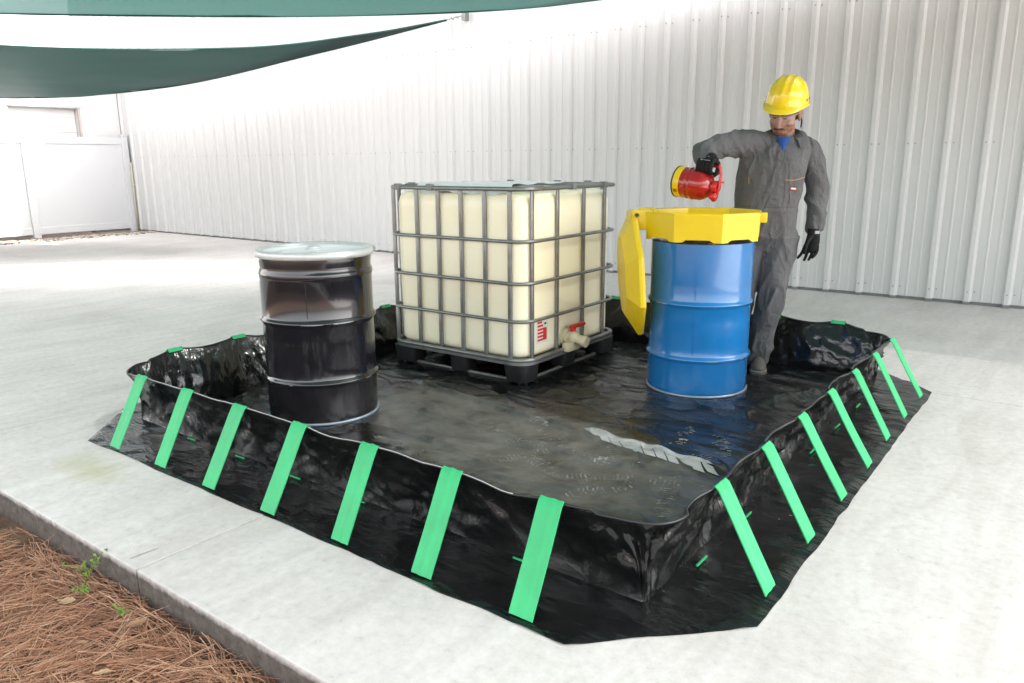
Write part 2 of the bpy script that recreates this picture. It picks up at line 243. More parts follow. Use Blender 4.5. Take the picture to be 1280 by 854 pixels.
# ------------------------------------------------------------------ builders
class MB:
    def __init__(s): s.v = []; s.f = []; s.t = []
    def quad(s, a, b, c, d):
        i = len(s.v); s.v += [Vector(a), Vector(b), Vector(c), Vector(d)]; s.f.append((i, i + 1, i + 2, i + 3))
    def box(s, lo, hi, m=None, bev=0.0):
        x0, y0, z0 = lo; x1, y1, z1 = hi
        if bev <= 0:
            P = [(x0, y0, z0), (x1, y0, z0), (x1, y1, z0), (x0, y1, z0), (x0, y0, z1), (x1, y0, z1), (x1, y1, z1), (x0, y1, z1)]
            F = [(0, 3, 2, 1), (4, 5, 6, 7), (0, 1, 5, 4), (1, 2, 6, 5), (2, 3, 7, 6), (3, 0, 4, 7)]
            i = len(s.v); s.v += [Vector(p) if m is None else m @ Vector(p) for p in P]; s.f += [tuple(i + k for k in f) for f in F]
        else:
            bm = bmesh.new(); bmesh.ops.create_cube(bm, size=1)
            for v in bm.verts: v.co = Vector(((x0 + x1) / 2 + v.co.x * (x1 - x0), (y0 + y1) / 2 + v.co.y * (y1 - y0), (z0 + z1) / 2 + v.co.z * (z1 - z0)))
            bmesh.ops.bevel(bm, geom=bm.edges[:], offset=bev, segments=2, affect='EDGES', profile=0.6)
            s.bm(bm, m)
        return s
    def bm(s, bm, m=None):
        i = len(s.v); bm.verts.index_update()
        s.v += [v.co.copy() if m is None else m @ v.co for v in bm.verts]
        s.f += [tuple(i + v.index for v in f.verts) for f in bm.faces]; bm.free(); return s
    def rings(s, rings, closed=True, cap=True, loop=False):
        n = len(rings[0]); i0 = len(s.v)
        for r in rings: s.v += [Vector(p) for p in r]
        m = len(rings)
        for k in range(m if loop else m - 1):
            k2 = (k + 1) % m
            for j in range(n if closed else n - 1):
                j2 = (j + 1) % n
                s.f.append((i0 + k * n + j, i0 + k * n + j2, i0 + k2 * n + j2, i0 + k2 * n + j))
        if cap and closed and not loop:
            s.f.append(tuple(i0 + j for j in reversed(range(n)))); s.f.append(tuple(i0 + (m - 1) * n + j for j in range(n)))
        return s
    def lathe(s, prof, seg=64, center=(0, 0, 0), cap=True):
        c = Vector(center)
        return s.rings([[c + Vector((r * cos(2 * pi * j / seg), r * sin(2 * pi * j / seg), z)) for j in range(seg)] for r, z in prof], cap=cap)
    def tube(s, pts, rad, seg=10, closed=False, flat=1.0, upv=None, cap=True, rnd=False):
        P = [Vector(p) for p in pts]; n = len(P)
        R = rad if isinstance(rad, (list, tuple)) else [rad] * n
        rings = []; prev = None
        for k in range(n):
            if closed: t = P[(k + 1) % n] - P[k - 1]
            else: t = P[min(k + 1, n - 1)] - P[max(k - 1, 0)]
            t.normalize()
            if prev is None:
                ref = Vector(upv) if upv else (Vector((0, 0, 1)) if abs(t.z) < 0.9 else Vector((1, 0, 0)))
            else: ref = prev
            b = ref - t * ref.dot(t); b.normalize(); a = b.cross(t); prev = b
            rings.append([P[k] + (a * cos(2 * pi * j / seg) + b * sin(2 * pi * j / seg) * flat) * R[k] for j in range(seg)])
            if rnd and k in (0, n - 1):
                extra = []
                for q in (0.35, 0.7, 0.93):
                    e = q * R[k] * (-1 if k == 0 else 1); sc = sqrt(1 - q * q)
                    extra.append([P[k] + t * e + (a * cos(2 * pi * j / seg) + b * sin(2 * pi * j / seg) * flat) * R[k] * sc for j in range(seg)])
                if k == 0: rings = list(reversed(extra)) + rings
                else: rings += extra
        return s.rings(rings, cap=cap, loop=closed)
    def ell(s, c, r, m=None, seg=16, rows=10):
        c = Vector(c); rg = []
        for k in range(1, rows):
            ph = -pi / 2 + pi * k / rows
            rg.append([c + Vector((r[0] * cos(ph) * cos(2 * pi * j / seg), r[1] * cos(ph) * sin(2 * pi * j / seg), r[2] * sin(ph))) for j in range(seg)])
        if m is not None: rg = [[m @ p for p in q] for q in rg]
        return s.rings(rg)
    def mesh(s, name):
        me = bpy.data.meshes.new(name); me.from_pydata([tuple(v) for v in s.v], [], s.f); me.validate(); me.update(); return me
    def build(s, name, m, parent=None, smooth=False, angle=None, loc=None):
        me = s.mesh(name); return obj(name, me, m, parent, smooth, angle, loc)
def obj(name, me, m, parent=None, smooth=False, angle=None, loc=None):
    if m and not me.materials: me.materials.append(MATS[m])
    o = bpy.data.objects.new(name, me); COL.objects.link(o)
    if smooth or angle:
        for p in me.polygons: p.use_smooth = True
        if angle:
            bm = bmesh.new(); bm.from_mesh(me)
            for e in bm.edges:
                if len(e.link_faces) == 2 and e.calc_face_angle(0) > radians(angle): e.smooth = False
            bm.to_mesh(me); bm.free()
    if parent: o.parent = parent
    if loc: o.location = loc
    return o
def empty(name, loc=(0, 0, 0), rz=0):
    o = bpy.data.objects.new(name, None); COL.objects.link(o); o.location = loc; o.rotation_euler = (0, 0, rz); o.empty_display_size = 0.1; return o
def tag(o, label=None, cat=None, group=None, kind=None):
    if label: o['label'] = label
    if cat: o['category'] = cat
    if group: o['group'] = group
    if kind: o['kind'] = kind
    return o
def remesh(mb, voxel, smooth_it=3, fac=0.5):
    me = mb.mesh('tmp'); o = bpy.data.objects.new('tmp', me); COL.objects.link(o)
    bm = bmesh.new(); bm.from_mesh(me); bmesh.ops.recalc_face_normals(bm, faces=bm.faces[:]); bm.to_mesh(me); bm.free()
    md = o.modifiers.new('r', 'REMESH'); md.mode = 'VOXEL'; md.voxel_size = voxel
    ms = o.modifiers.new('s', 'SMOOTH'); ms.iterations = smooth_it; ms.factor = fac
    dg = bpy.context.evaluated_depsgraph_get(); dg.update()
    out = bpy.data.meshes.new_from_object(o.evaluated_get(dg)); bpy.data.objects.remove(o); return out
def fbm(p, o=4): return noise.fractal(p, 1.0, 2.0, o)
def ridge(x): return 1 - abs(x) * 2
def smooth(a, b, x):
    t = max(0, min(1, (x - a) / (b - a))); return t * t * (3 - 2 * t)

# ------------------------------------------------------------------ ground and pavement
g = MB(); g.quad((-400, -400, -0.16), (400, -400, -0.16), (400, 400, -0.16), (-400, 400, -0.16))
tag(g.build('ground', 'soil'), kind='structure')
pav = empty('concrete_pavement', (0, 0, 0)); tag(pav, kind='structure')
xs = [-14.2, -13.75, -10.7, -7.65, -4.6, -1.555, 1.5, 4.55, 7.6, 10.65, 13.7, 16.75]; ys = [-0.69, 3.05, 6.75]
bed = MB(); bed.box((-14.15, -0.66, -0.158), (16.7, 6.7, -0.02)); bed.build('joint_filler', 'joint_dark', pav)
for i in range(len(xs) - 1):
    for j in range(2):
        b = MB(); b.box((xs[i] + 0.0035, ys[j] + (0.002 if j else 0), -0.15), (xs[i + 1] - 0.0035, ys[j + 1] - 0.002, 0), bev=0.003 if j else 0.004)
        b.build('slab', 'concrete', pav, smooth=False)
# hairline crack left of the tarp and a short one on the slab edge
def crack(pts):
    m = MB(); n = len(pts)
    for k in range(n - 1):
        a = Vector(pts[k]); b_ = Vector(pts[k + 1]); d = (b_ - a).normalized(); s = Vector((-d.y, d.x, 0)) * 0.0016
        m.quad(a - s, b_ - s, b_ + s, a + s)
    m.build('hairline_crack', 'trim_dark', pav)
def wig(a, b, n, amp, z=0.003):
    out = []
    for k in range(n + 1):
        t = k / n; out.append((a[0] + (b[0] - a[0]) * t + random.uniform(-amp, amp), a[1] + (b[1] - a[1]) * t + random.uniform(-amp, amp), z))
    return out
crack(wig((-3.46, -0.40), (-3.44, -0.10), 9, 0.004)); crack(wig((-1.64, -0.665), (-1.63, -0.57), 5, 0.002))

# ------------------------------------------------------------------ long metal building
WY = 6.33; WT = 4.7; RIB = 0.3115; X0 = 0.286
bld = empty('metal_building', (-5, WY, 0)); tag(bld, 'long white ribbed metal building side behind the tote and the worker', 'building')
def wall_profile(n_ribs):
    pts = []
    for k in range(n_ribs):
        x = k * RIB
        pts += [(x - 0.038, 0), (x - 0.017, -0.038), (x + 0.017, -0.038), (x + 0.038, 0)]
        for q in (0.36, 0.64):
            xm = x + RIB * q; pts += [(xm - 0.013, 0), (xm - 0.006, -0.0045), (xm + 0.006, -0.0045), (xm + 0.013, 0)]
    pts.append((n_ribs * RIB - 0.038, 0)); return pts
wp = MB(); pr = wall_profile(3)
wp.rings([[(x, y, 0.03) for x, y in pr], [(x, y, 1.6) for x, y in pr], [(x, y, WT) for x, y in pr]], closed=False)
wpm = wp.mesh('wall_panel'); wpm.materials.append(MATS['metal_wall'])
nP = 25; x_start = X0 + 7 * 3 * RIB
scr = MB()
for k in range(nP):
    o = bpy.data.objects.new('wall_panel', wpm); COL.objects.link(o); o.parent = bld
    o.location = (x_start - (k + 1) * 3 * RIB + 5, random.uniform(-0.0015, 0.0015), 0)
xr = x_start; xl = x_start - nP * 3 * RIB
t = MB(); t.box((xl + 5, -0.006 + 0.02, 0.0), (xr + 5, 0.12, 0.07)); t.build('base_trim', 'trim_dark', bld)
x = xl
cl = MB()
while x < xr:      # dark foam closures at the foot of each rib
    cl.box((x + 5 - 0.028, -0.034, 0.004), (x + 5 + 0.026, 0.012, 0.03)); x += RIB
tag(cl.build('rib_closures', 'trim_dark', bld), kind='stuff')
x = xl
while x < xr:
    for z in (0.12, 1.45, 2.75, 4.05):
        for dx in (0.0, 0.055):
            a = Vector((x + 5 + dx, -0.039 if dx == 0 else -0.001, z)); scr.box(a - Vector((0.005, 0.005, 0.005)), a + Vector((0.005, 0.001, 0.005)))
    x += RIB
tag(scr.build('screws', 'galvanised', bld), kind='stuff')
t = MB(); t.box((xl + 5 - 0.1, -0.38, WT - 0.01), (xr + 5 + 0.1, 0.05, WT + 0.14)); t.build('added_shade_eave', 'metal_wall', bld)  # unseen eave, its overhang added to shade the upper wall
t = MB(); t.quad((xl + 5, 0.05, WT + 0.1), (xr + 5, 0.05, WT + 0.1), (xr + 5, 12, WT + 0.9), (xl + 5, 12, WT + 0.9)); t.build('roof', 'roof_metal', bld)
for xx in (xl, xr):
    t = MB(); t.box((xx + 5 - 0.05, 0.02, 0), (xx + 5 + 0.05, 12, WT + 0.09)); t.build('end_wall', 'metal_wall', bld)

# ------------------------------------------------------------------ low white building and fence at the far left
lb = empty('low_building', (-15.0, 2, 0)); tag(lb, 'low white building with a shuttered opening behind the white fence', 'building')
H = 2.95
def wallpiece(y0, y1, z0, z1): 
    t = MB(); t.box((-0.2, y0 - 2, z0), (0, y1 - 2, z1)); t.build('wall', 'stucco_white', lb)
wy0, wy1, wz1 = 4.30, 5.50, 2.36
wallpiece(-6, wy0, 0, H); wallpiece(wy1, 6.285, 0, H); wallpiece(wy0, wy1, wz1, H)
t = MB()
for k in range(18): t.box((-0.11, wy0 - 2 + 0.02, 0.02 + k * 0.136), (-0.085 - 0.01 * (k % 2), wy1 - 2 - 0.02, 0.02 + k * 0.136 + 0.134))
t.build('shutter', 'stucco_white', lb)
t = MB(); t.box((-0.02, wy0 - 2 - 0.03, wz1), (0.03, wy1 - 2 + 0.06, wz1 + 0.035)); t.build('lintel_trim', 'lintel_grey', lb)
t = MB(); t.box((-0.015, wy1 - 2, 0), (0.02, wy1 - 2 + 0.045, wz1 - 0.002)); t.build('jamb_trim', 'brick_edge', lb)
t = MB(); t.box((-9, -8.2, H), (0.12, 4.24, H + 0.12)); t.build('roof', 'stucco_white', lb)
fen = empty('vinyl_fence', (-14.8, 2, 0)); tag(fen, 'white vinyl privacy fence across the far left corner', 'fence')
posts = [6.215, 4.40, 2.53, 0.66, -1.21, -3.08]
for k, y in enumerate(posts):
    t = MB(); t.box((-0.06, y - 2 - 0.06, 0), (0.06, y - 2 + 0.06, 1.86), bev=0.008); t.box((-0.07, y - 2 - 0.07, 1.86), (0.07, y - 2 + 0.07, 1.885), bev=0.01); t.build('post', 'fence_white', fen)
    if k < len(posts) - 1:
        y1 = y - 0.06 - 2; y0 = posts[k + 1] + 0.06 - 2
        t = MB(); t.box((-0.025, y0, 1.70), (0.025, y1, 1.83), bev=0.005); t.build('rail', 'fence_white', fen)
        t = MB(); t.box((-0.025, y0, 0.06), (0.025, y1, 0.19), bev=0.005); t.build('rail', 'fence_white', fen)
        t = MB(); t.box((-0.011, y0, 0.185), (0.011, y1, 1.705)); t.build('panel', 'fence_white', fen)
gm = MB(); tint = []
bm0 = bmesh.new(); bmesh.ops.create_icosphere(bm0, subdivisions=1, radius=1.0); bv = [v.co.copy() for v in bm0.verts]; bf = [tuple(v.index for v in f.verts) for f in bm0.faces]; bm0.free()
rg = random.Random(3)
for k in range(3600):
    y = rg.uniform(-2, 6.25); x = -14.78 + abs(rg.gauss(0.3, 0.25)); s = rg.uniform(0.012, 0.034)
    if x > -13.9: continue
    i = len(gm.v); sc = Vector((s * rg.uniform(0.8, 1.4), s * rg.uniform(0.8, 1.4), s * 0.6)); zb = 0.0 if x > -14.2 else -0.03
    gm.v += [Vector((x + b.x * sc.x, y + b.y * sc.y, zb + s * 0.4 + b.z * sc.z)) for b in bv]; gm.f += [tuple(i + q for q in f) for f in bf]
    tt = rg.random(); tint += [tt] * len(bv)
me = gm.mesh('gravel'); at = me.attributes.new('tint', 'FLOAT', 'POINT'); at.data.foreach_set('value', tint)
tag(obj('gravel', me, 'gravel_stone'), 'brown gravel strip along the foot of the white fence', 'gravel', kind='stuff')
t = MB(); t.box((-15.1, -3, -0.155), (-14.21, 6.3, -0.035)); t.build('gravel_bed', 'gravel'); tag(bpy.data.objects['gravel_bed'], kind='structure')
# conduit in the wall corner
pc = empty('downpipe', (-14.66, 6.245, 0)); tag(pc, 'pale yellow pipe in the corner of fence and metal building', 'pipe')
t = MB(); t.tube([(0, 0, 0), (0, 0, 1.35)], 0.012); t.build('pipe', 'valve_plastic', pc, smooth=True)
t = MB(); t.box((-0.018, -0.014, 0.9), (0.018, 0.05, 0.915)); t.build('clamp', 'valve_plastic', pc)

# ------------------------------------------------------------------ shade sails
def catmull(P, n):
    P = [Vector(p) for p in P]; Q = [P[0] * 2 - P[1]] + P + [P[-1] * 2 - P[-2]]; out = []
    for k in range(n + 1):
        u = k / n * (len(P) - 1); i = min(int(u), len(P) - 2); f = u - i; a, b, c, d = Q[i:i + 4]
        out.append(0.5 * (2 * b + (c - a) * f + (2 * a - 5 * b + 4 * c - d) * f * f + (3 * b - a - 3 * c + d) * f ** 3))
    return out
def sail(name, label, E1, E2, sag, nu=60, nv=26, fm='shade_mesh'):
    root = empty(name, E1[0]); tag(root, label, 'shade sail', 'green shade sails'); org = Vector(E1[0])
    A1 = catmull(E1, nu); A2 = catmull(E2, nu); rings = []
    for k in range(nu + 1):
        row = []
        for j in range(nv + 1):
            v = j / nv; p = A1[k].lerp(A2[k], v); p.z -= sag * 4 * v * (1 - v) * min(1, (A1[k] - A2[k]).length / 3)
            p.z += 0.02 * fbm(p * 0.9, 3); row.append(p - org)
        rings.append(row)
    t = MB(); t.rings(rings, closed=False, cap=False); t.build('fabric', fm, root, smooth=True)
    for Cc in (A1, A2):
        t = MB(); t.tube([p - org for p in Cc], 0.011, seg=6); t.build('hem', 'strap_dark', root, smooth=True)
    return root, A1, A2
mat('strap_dark', (0.012, 0.06, 0.05), 0.6)
hook = Vector((-5.93, 6.2, 3.12))
h1 = hook + Vector((-0.22, -0.05, -0.035))
s1, _, _ = sail('shade_sail', 'dark green shade sail tapering to a hook on the metal wall, the lower one',
     [h1, (-6.9, 5.42, 2.90), (-8.25, 4.50, 2.76), (-9.85, 2.34, 2.70), (-11.6, -0.2, 2.9)],
     [h1 + Vector((0, 0, -0.004)), (-7.75, 5.35, 2.735), (-11.2, 5.12, 2.49), (-13.95, 3.80, 2.40), (-15.0, 1.6, 2.6)], 0.04, fm='shade_mesh_shaded')
t = MB(); t.tube([h1 - hook + hook - Vector(s1.location), hook - Vector(s1.location)], 0.006, seg=6)
for q in (0.3, 0.6): t.tube([ (hook - h1) * q + Vector((0, 0, 0.012)), (hook - h1) * q + Vector((0.03, 0.01, -0.01))], 0.012, seg=6)
t.build('turnbuckle', 'galvanised', s1)
t = MB(); t.box((hook - h1) + Vector((-0.03, 0.02, -0.05)), (hook - h1) + Vector((0.03, 0.10, 0.05))); t.build('hook_plate', 'galvanised', s1)
s2, A1, A2 = sail('shade_sail', 'broad green shade sail hanging over the berm at the top edge, the nearer one',
     [(-10.9, 1.35, 3.10), (-9.17, 2.12, 2.95), (-7.42, 2.99, 2.85), (-5.89, 3.87, 2.80), (-4.61, 4.93, 2.85), (-3.54, 5.58, 2.932), (-1.2, 6.0, 3.02), (3.7, 6.15, 3.2)],
     [(-9.8, -3.6, 3.2), (-7.8, -3.2, 3.08), (-5.6, -2.9, 3.0), (-3.6, -2.75, 2.96), (-2.2, -2.7, 2.96), (-0.6, -2.75, 2.98), (1.5, -3.0, 3.05), (4.0, -3.5, 3.3)], 0.10, nv=40)
def post(p, label):
    r = empty('sail_post', (p[0], p[1], -0.15)); tag(r, label, 'post')
    t = MB(); t.tube([(0, 0, 0), (0, 0, p[2] + 0.35)], 0.06, seg=16); t.build('shaft', 'galvanised', r, smooth=True)
    t = MB(); t.tube([(0, 0, p[2] + 0.35), (0, 0, p[2] + 0.38)], 0.07, seg=16); t.build('cap', 'galvanised', r)
post((-10.98, 1.4, 3.10), 'steel sail post left of the frame at the far corner of the near sail')

# ------------------------------------------------------------------ spill containment berm
berm = empty('containment_berm', (-1.57, 1.6, 0)); BO = Vector((-1.57, 1.6, 0))
tag(berm, 'black vinyl spill containment berm with green straps on the concrete', 'containment berm')
BX0, BX1, BY0, BY1, BH = -3.15, 0.0, 0.0, 3.25, 0.312
strapN = [-(0.359 + 0.395 * i) for i in range(7)]          # near side, x positions
strapR = [0.412 + 0.413 * i for i in range(7)]             # right side, y positions
strapL = [0.403 + 0.40 * i for i in range(7)]; strapF = [-0.378 - 0.40 * i for i in range(7)]
def rect_loop(x0, x1, y0, y1, r, ns, nc):
    """points with outward normals; order: near side (left to right), right, far, left"""
    out = []
    cs = [((x0 + r, y0), (x1 - r, y0), (x1 - r, y0 + r), -pi / 2), ((x1, y0 + r), (x1, y1 - r), (x1 - r, y1 - r), 0), ((x1 - r, y1), (x0 + r, y1), (x0 + r, y1 - r), pi / 2), ((x0, y1 - r), (x0, y0 + r), (x0 + r, y0 + r), pi)]
    for side, (a, b, c, ang) in enumerate(cs):
        for k in range(ns):
            t = k / ns; out.append((Vector((a[0] + (b[0] - a[0]) * t, a[1] + (b[1] - a[1]) * t, 0)), Vector((cos(ang), sin(ang), 0)), side))
        for k in range(nc):
            t = k / nc * pi / 2; n_ = Vector((cos(ang + t), sin(ang + t), 0)); out.append((Vector((c[0], c[1], 0)) + n_ * r, n_, side + 0.5))
    return out
NS, NC, NV = 200, 18, 22
topL = rect_loop(BX0, BX1, BY0, BY1, 0.23, NS, NC); botL = rect_loop(BX0 + 0.11, BX1 - 0.10, BY0 + 0.115, BY1 - 0.10, 0.015, NS, NC)
def strap_dist(p, side):
    if side == 0: L = [abs(p.x - s) for s in strapN]
    elif side == 1: L = [abs(p.y - s) for s in strapR]
    elif side == 2: L = [abs(p.x - s) for s in strapF]
    elif side == 3: L = [abs(p.y - s) for s in strapL]
    else: return 0.16
    return min(L)
rings = [[] for _ in range(NV + 1)]; top_edge = []
for (tp, tn, side), (bp_, bn, _) in zip(topL, botL):
    d = strap_dist(tp, side); w = 1 - math.exp(-(d / 0.10) ** 2); corner = side % 1 != 0
    dip = w * (0.022 + 0.022 * noise.noise(tp * 2.3)) + (0.012 if corner else 0)
    inw = w * (0.03 + 0.03 * noise.noise(tp * 3.1 + Vector((5, 1, 2))))
    if side == 1: inw *= 1.7; dip *= 1.25
    for k in range(NV + 1):
        v = k / NV; e = v ** 1.9
        p = bp_.lerp(tp, e); nn = bn.lerp(tn, v).normalized(); p.z = (BH - dip * smooth(0.3, 1, v)) * v
        s = tp.x - tp.y if side in (1, 3) else tp.x + tp.y
        amp = sin(pi * min(1, v * 1.05)) ** 0.7 if v < 1 else 0
        q = Vector((tp.x * 7, tp.y * 7, v * 0.9)); f1 = fbm(q, 3)
        q2 = Vector((tp.x * 3.2, tp.y * 3.2, v * 2.2 + 4)); f2 = fbm(q2, 4)
        q3 = Vector((tp.x * 15, tp.y * 15, v * 3.0 + 9)); f3 = ridge(noise.noise(q3))
        f4 = max(0, ridge(noise.noise(Vector((tp.x * 5 + tp.y * 5, v * 1.6 + tp.x * 3, 21 + tp.y * 3))))) ** 6; f5 = max(0, ridge(noise.noise(Vector((tp.x * 9 - v * 2.5, tp.y * 9 + v * 2.5, 33))))) ** 5
        disp = amp * (0.012 * f1 + 0.018 * f2 + 0.004 * f3 + 0.014 * f4 - 0.010 * f5) * (1.4 if side == 1 else (0.65 if side >= 2 else 0.9)) - inw * v * v - 0.018 * amp * w
        if v > 0.85: disp += 0.006 * f1 * w
        p += nn * disp
        if corner and abs(side - 0.5) < 0.1:      # loose fold at the near corner
            t = sin(pi * v) * 0.045; cr = abs(tn.angle(Vector((1, -1, 0)).normalized())); p -= nn * t * max(0, 1 - cr / 0.35) * (-0.4 if cr < 0.12 else 1)
        rings[k].append(p - BO)
    top_edge.append(rings[NV][-1].copy())
t = MB(); t.rings(rings, cap=False); t.build('side_wall', 'vinyl', berm, smooth=True)
t = MB(); t.tube([p + Vector((0, 0, 0.001)) for p in top_edge], 0.0045, seg=6, closed=True); t.build('top_hem', 'hem_vinyl', berm, smooth=True)
n1 = NS
t = MB(); t.tube([p + Vector((0, -0.004, 0.0045)) for p in top_edge[6:n1 - 20]], 0.0016, seg=5); t.build('hem_highlight', 'hem_highlight', berm, smooth=True)  # light grey line painting the catch light along the near rim
def floor_z(x, y):
    p = Vector((x, y, 0)); z = 0.012 + 0.010 * (fbm(p * 1.7, 3))
    z += 0.013 * max(0, ridge(noise.noise(Vector((x * 1.6 + y * 1.1, y * 3.2 - x * 0.9, 3))))) ** 6
    z += 0.007 * max(0, ridge(noise.noise(Vector((x * 3.4 - y * 2.1, y * 4.6 + x * 2.9, 8))))) ** 7
    # long fold that runs through the dusty area, and the weld seams
    yf = 1.235 - 0.05 * (x + 0.7) + 0.012 * sin(x * 5); a = smooth(-1.08, -0.98, x) * (1 - smooth(-0.36, -0.28, x))
    z += 0.032 * a * math.exp(-((y - yf) / 0.045) ** 2) * (0.85 + 0.15 * sin(x * 40))
    yf2 = 1.34 - 0.16 * (x + 1.6); a2 = smooth(-2.4, -2.2, x) * (1 - smooth(-1.25, -1.05, x)); z += 0.017 * a2 * math.exp(-((y - yf2) / 0.022) ** 2)
    yf3 = 1.02 - 0.17 * (x + 1.6); a3 = smooth(-2.2, -2.05, x) * (1 - smooth(-1.55, -1.4, x)); z += 0.013 * a3 * math.exp(-((y - yf3) / 0.02) ** 2)
    xf = -0.36 + 0.5 * (y - 2.5) ; b = smooth(2.1, 2.3, y) * (1 - smooth(2.75, 2.9, y)); z += 0.03 * b * math.exp(-((x - xf) / 0.05) ** 2)
    for ys_ in (1.62, 2.95): z += 0.0035 * (smooth(ys_ - 0.03, ys_ - 0.024, y) - smooth(ys_ + 0.024, ys_ + 0.03, y))
    for cx, cy, rr in ((-2.387, 0.798, 0.31), (-0.949, 2.408, 0.31)):
        dd = hypot(x - cx, y - cy); z = z * smooth(rr - 0.05, rr + 0.08, dd) + 0.004 * (1 - smooth(rr - 0.05, rr + 0.08, dd))
    if -2.87 < x < -1.70 and 1.70 < y < 2.88: z = min(z, 0.012)
    dd = hypot(x + 0.775, y - 2.94)
    if dd < 0.2: z *= smooth(0.05, 0.2, dd)
    return max(z, 0.0055)
nx, ny = 270, 280; fx0, fx1, fy0, fy1 = BX0 + 0.06, BX1 - 0.06, BY0 + 0.08, BY1 - 0.05
rows = [[Vector((fx0 + (fx1 - fx0) * i / nx, fy0 + (fy1 - fy0) * j / ny, 0)) for i in range(nx + 1)] for j in range(ny + 1)]
for r in rows:
    for p in r:
        e = min(p.x - fx0, fx1 - p.x, p.y - fy0, fy1 - p.y); p.z = 0.0055 + (floor_z(p.x, p.y) - 0.0055) * smooth(0.0, 0.12, e)
t = MB(); t.rings([[p - BO for p in r] for r in rows], closed=False, cap=False); t.build('floor_liner', 'vinyl_floor', berm, smooth=True)
# outer ground skirt: octagon frame, lightly rumpled
def skirt_loop(o, ch):
    x0, x1, y0, y1 = BX0 - o, BX1 + o + 0.015, BY0 - o + 0.005, BY1 + o
    C = [(x0 + ch, y0), (x1 - ch, y0), (x1, y0 + ch), (x1, y1 - ch), (x1 - ch, y1), (x0 + ch, y1), (x0, y1 - ch), (x0, y0 + ch)]
    out = []
    for k in range(8):
        a = Vector((*C[k], 0)); b = Vector((*C[(k + 1) % 8], 0)); n_ = 90 if k % 2 == 0 else 26
        for q in range(n_): out.append(a.lerp(b, q / n_))
    return out
so_, si_ = skirt_loop(0.20, 0.40), skirt_loop(-0.22, 0.04); rings = []
for k in range(15):
    v = k / 14; row = []
    for a, b in zip(so_, si_):
        p = a.lerp(b, v); e = fbm(Vector((p.x * 9, p.y * 9, 1)), 3)
        if v < 0.1: 
            dx = 0.010 * fbm(Vector((p.x * 4, p.y * 4, 7)), 3); dr = (b - a).normalized(); p += dr * dx
        lift = 0.004 + 0.0035 * max(0, e) * 2 + (0.012 * max(0, fbm(Vector((p.x * 3.3, p.y * 3.3, 12)), 3)) * (1 - v) ** 2)
        lift += 0.005 * max(0, ridge(noise.noise(Vector((p.x * 6 + p.y * 9, p.y * 5 - p.x * 3, 2)))) - 0.4) * (1 - v)
        p.z = min(lift, 0.03) if v < 0.75 else 0.0038
        if k == 0: p.z = max(0.002, p.z - 0.006)
        row.append(p - BO)
    rings.append(row)
t = MB(); t.rings(rings, cap=False); t.build('ground_skirt', 'vinyl', berm, smooth=True)
def strap(top, bot, along, name='strap'):
    top = Vector(top); bot = Vector(bot); along = Vector(along).normalized(); out = (bot - top); out.z = 0; out.normalize(); w = 0.0425
    path = [top - out * 0.016 + Vector((0, 0, -0.010)), top - out * 0.012 + Vector((0, 0, -0.003)), top + Vector((0, 0, 0.007)), top + out * 0.012 + Vector((0, 0, -0.002))]
    sag_ = random.uniform(0.0, 0.007); b2 = bot + Vector((random.uniform(-0.006, 0.006), random.uniform(-0.006, 0.006), 0))
    for q in range(1, 9):
        u = q / 8; c = (top + out * 0.012).lerp(b2 + Vector((0, 0, 0.018)), u); c.z -= sag_ * sin(pi * u); path.append(c)
    path.append(b2 + out * 0.003 + Vector((0, 0, 0.010)))
    nn = Vector((0, 0, 1)); rings = []; nw = 10; cr = random.uniform(0.001, 0.004); ph = random.uniform(-0.5, 0.5)
    for k, c in enumerate(path):
        tg = (path[min(k + 1, len(path) - 1)] - path[max(k - 1, 0)]).normalized(); nr = tg.cross(along).normalized()
        if nr.dot(out + Vector((0, 0, 0.5))) < 0: nr = -nr
        tw = 1.0; up_ = [c + along * (w * (2 * j / nw - 1) * tw) + nr * (cr * math.exp(-((2 * j / nw - 1 - ph) / 0.22) ** 2) + 0.0016 + (0.0013 if j in (0, 1, nw - 1, nw) else 0)) for j in range(nw + 1)]
        dn = [c + along * (w * (2 * j / nw - 1) * tw) - nr * 0.0012 for j in reversed(range(nw + 1))]
        rings.append([p - BO for p in up_ + dn])
    t = MB(); t.rings(rings); return t.build(name, 'strap_green', berm, angle=40)
for x in strapN: strap((x, 0.0, BH), (x + random.uniform(-0.01, 0.01), -0.172, 0), (1, 0, 0))
for y in strapR: strap((0.0, y, BH), (0.182, y + random.uniform(-0.01, 0.01), 0), (0, 1, 0))
for y in strapL: strap((BX0, y, BH), (BX0 - 0.19, y, 0), (0, 1, 0))
for x in strapF: strap((x, BY1, BH), (x, BY1 + 0.19, 0), (1, 0, 0))
# green sewn anchor tabs along the wall foot
for k in range(6):
    x = strapN[k] - 0.19; t = MB(); t.box((x - 0.03, 0.09, 0.012), (x + 0.035, 0.096, 0.017)); t.v = [v - BO for v in t.v]; t.build('anchor_tab', 'strap_green', berm)
    y = strapR[k] + 0.02; t = MB(); t.box((-0.062, y - 0.03, 0.012), (-0.056, y + 0.05, 0.018)); t.v = [v - BO for v in t.v]; t.build('anchor_tab', 'strap_green', berm)
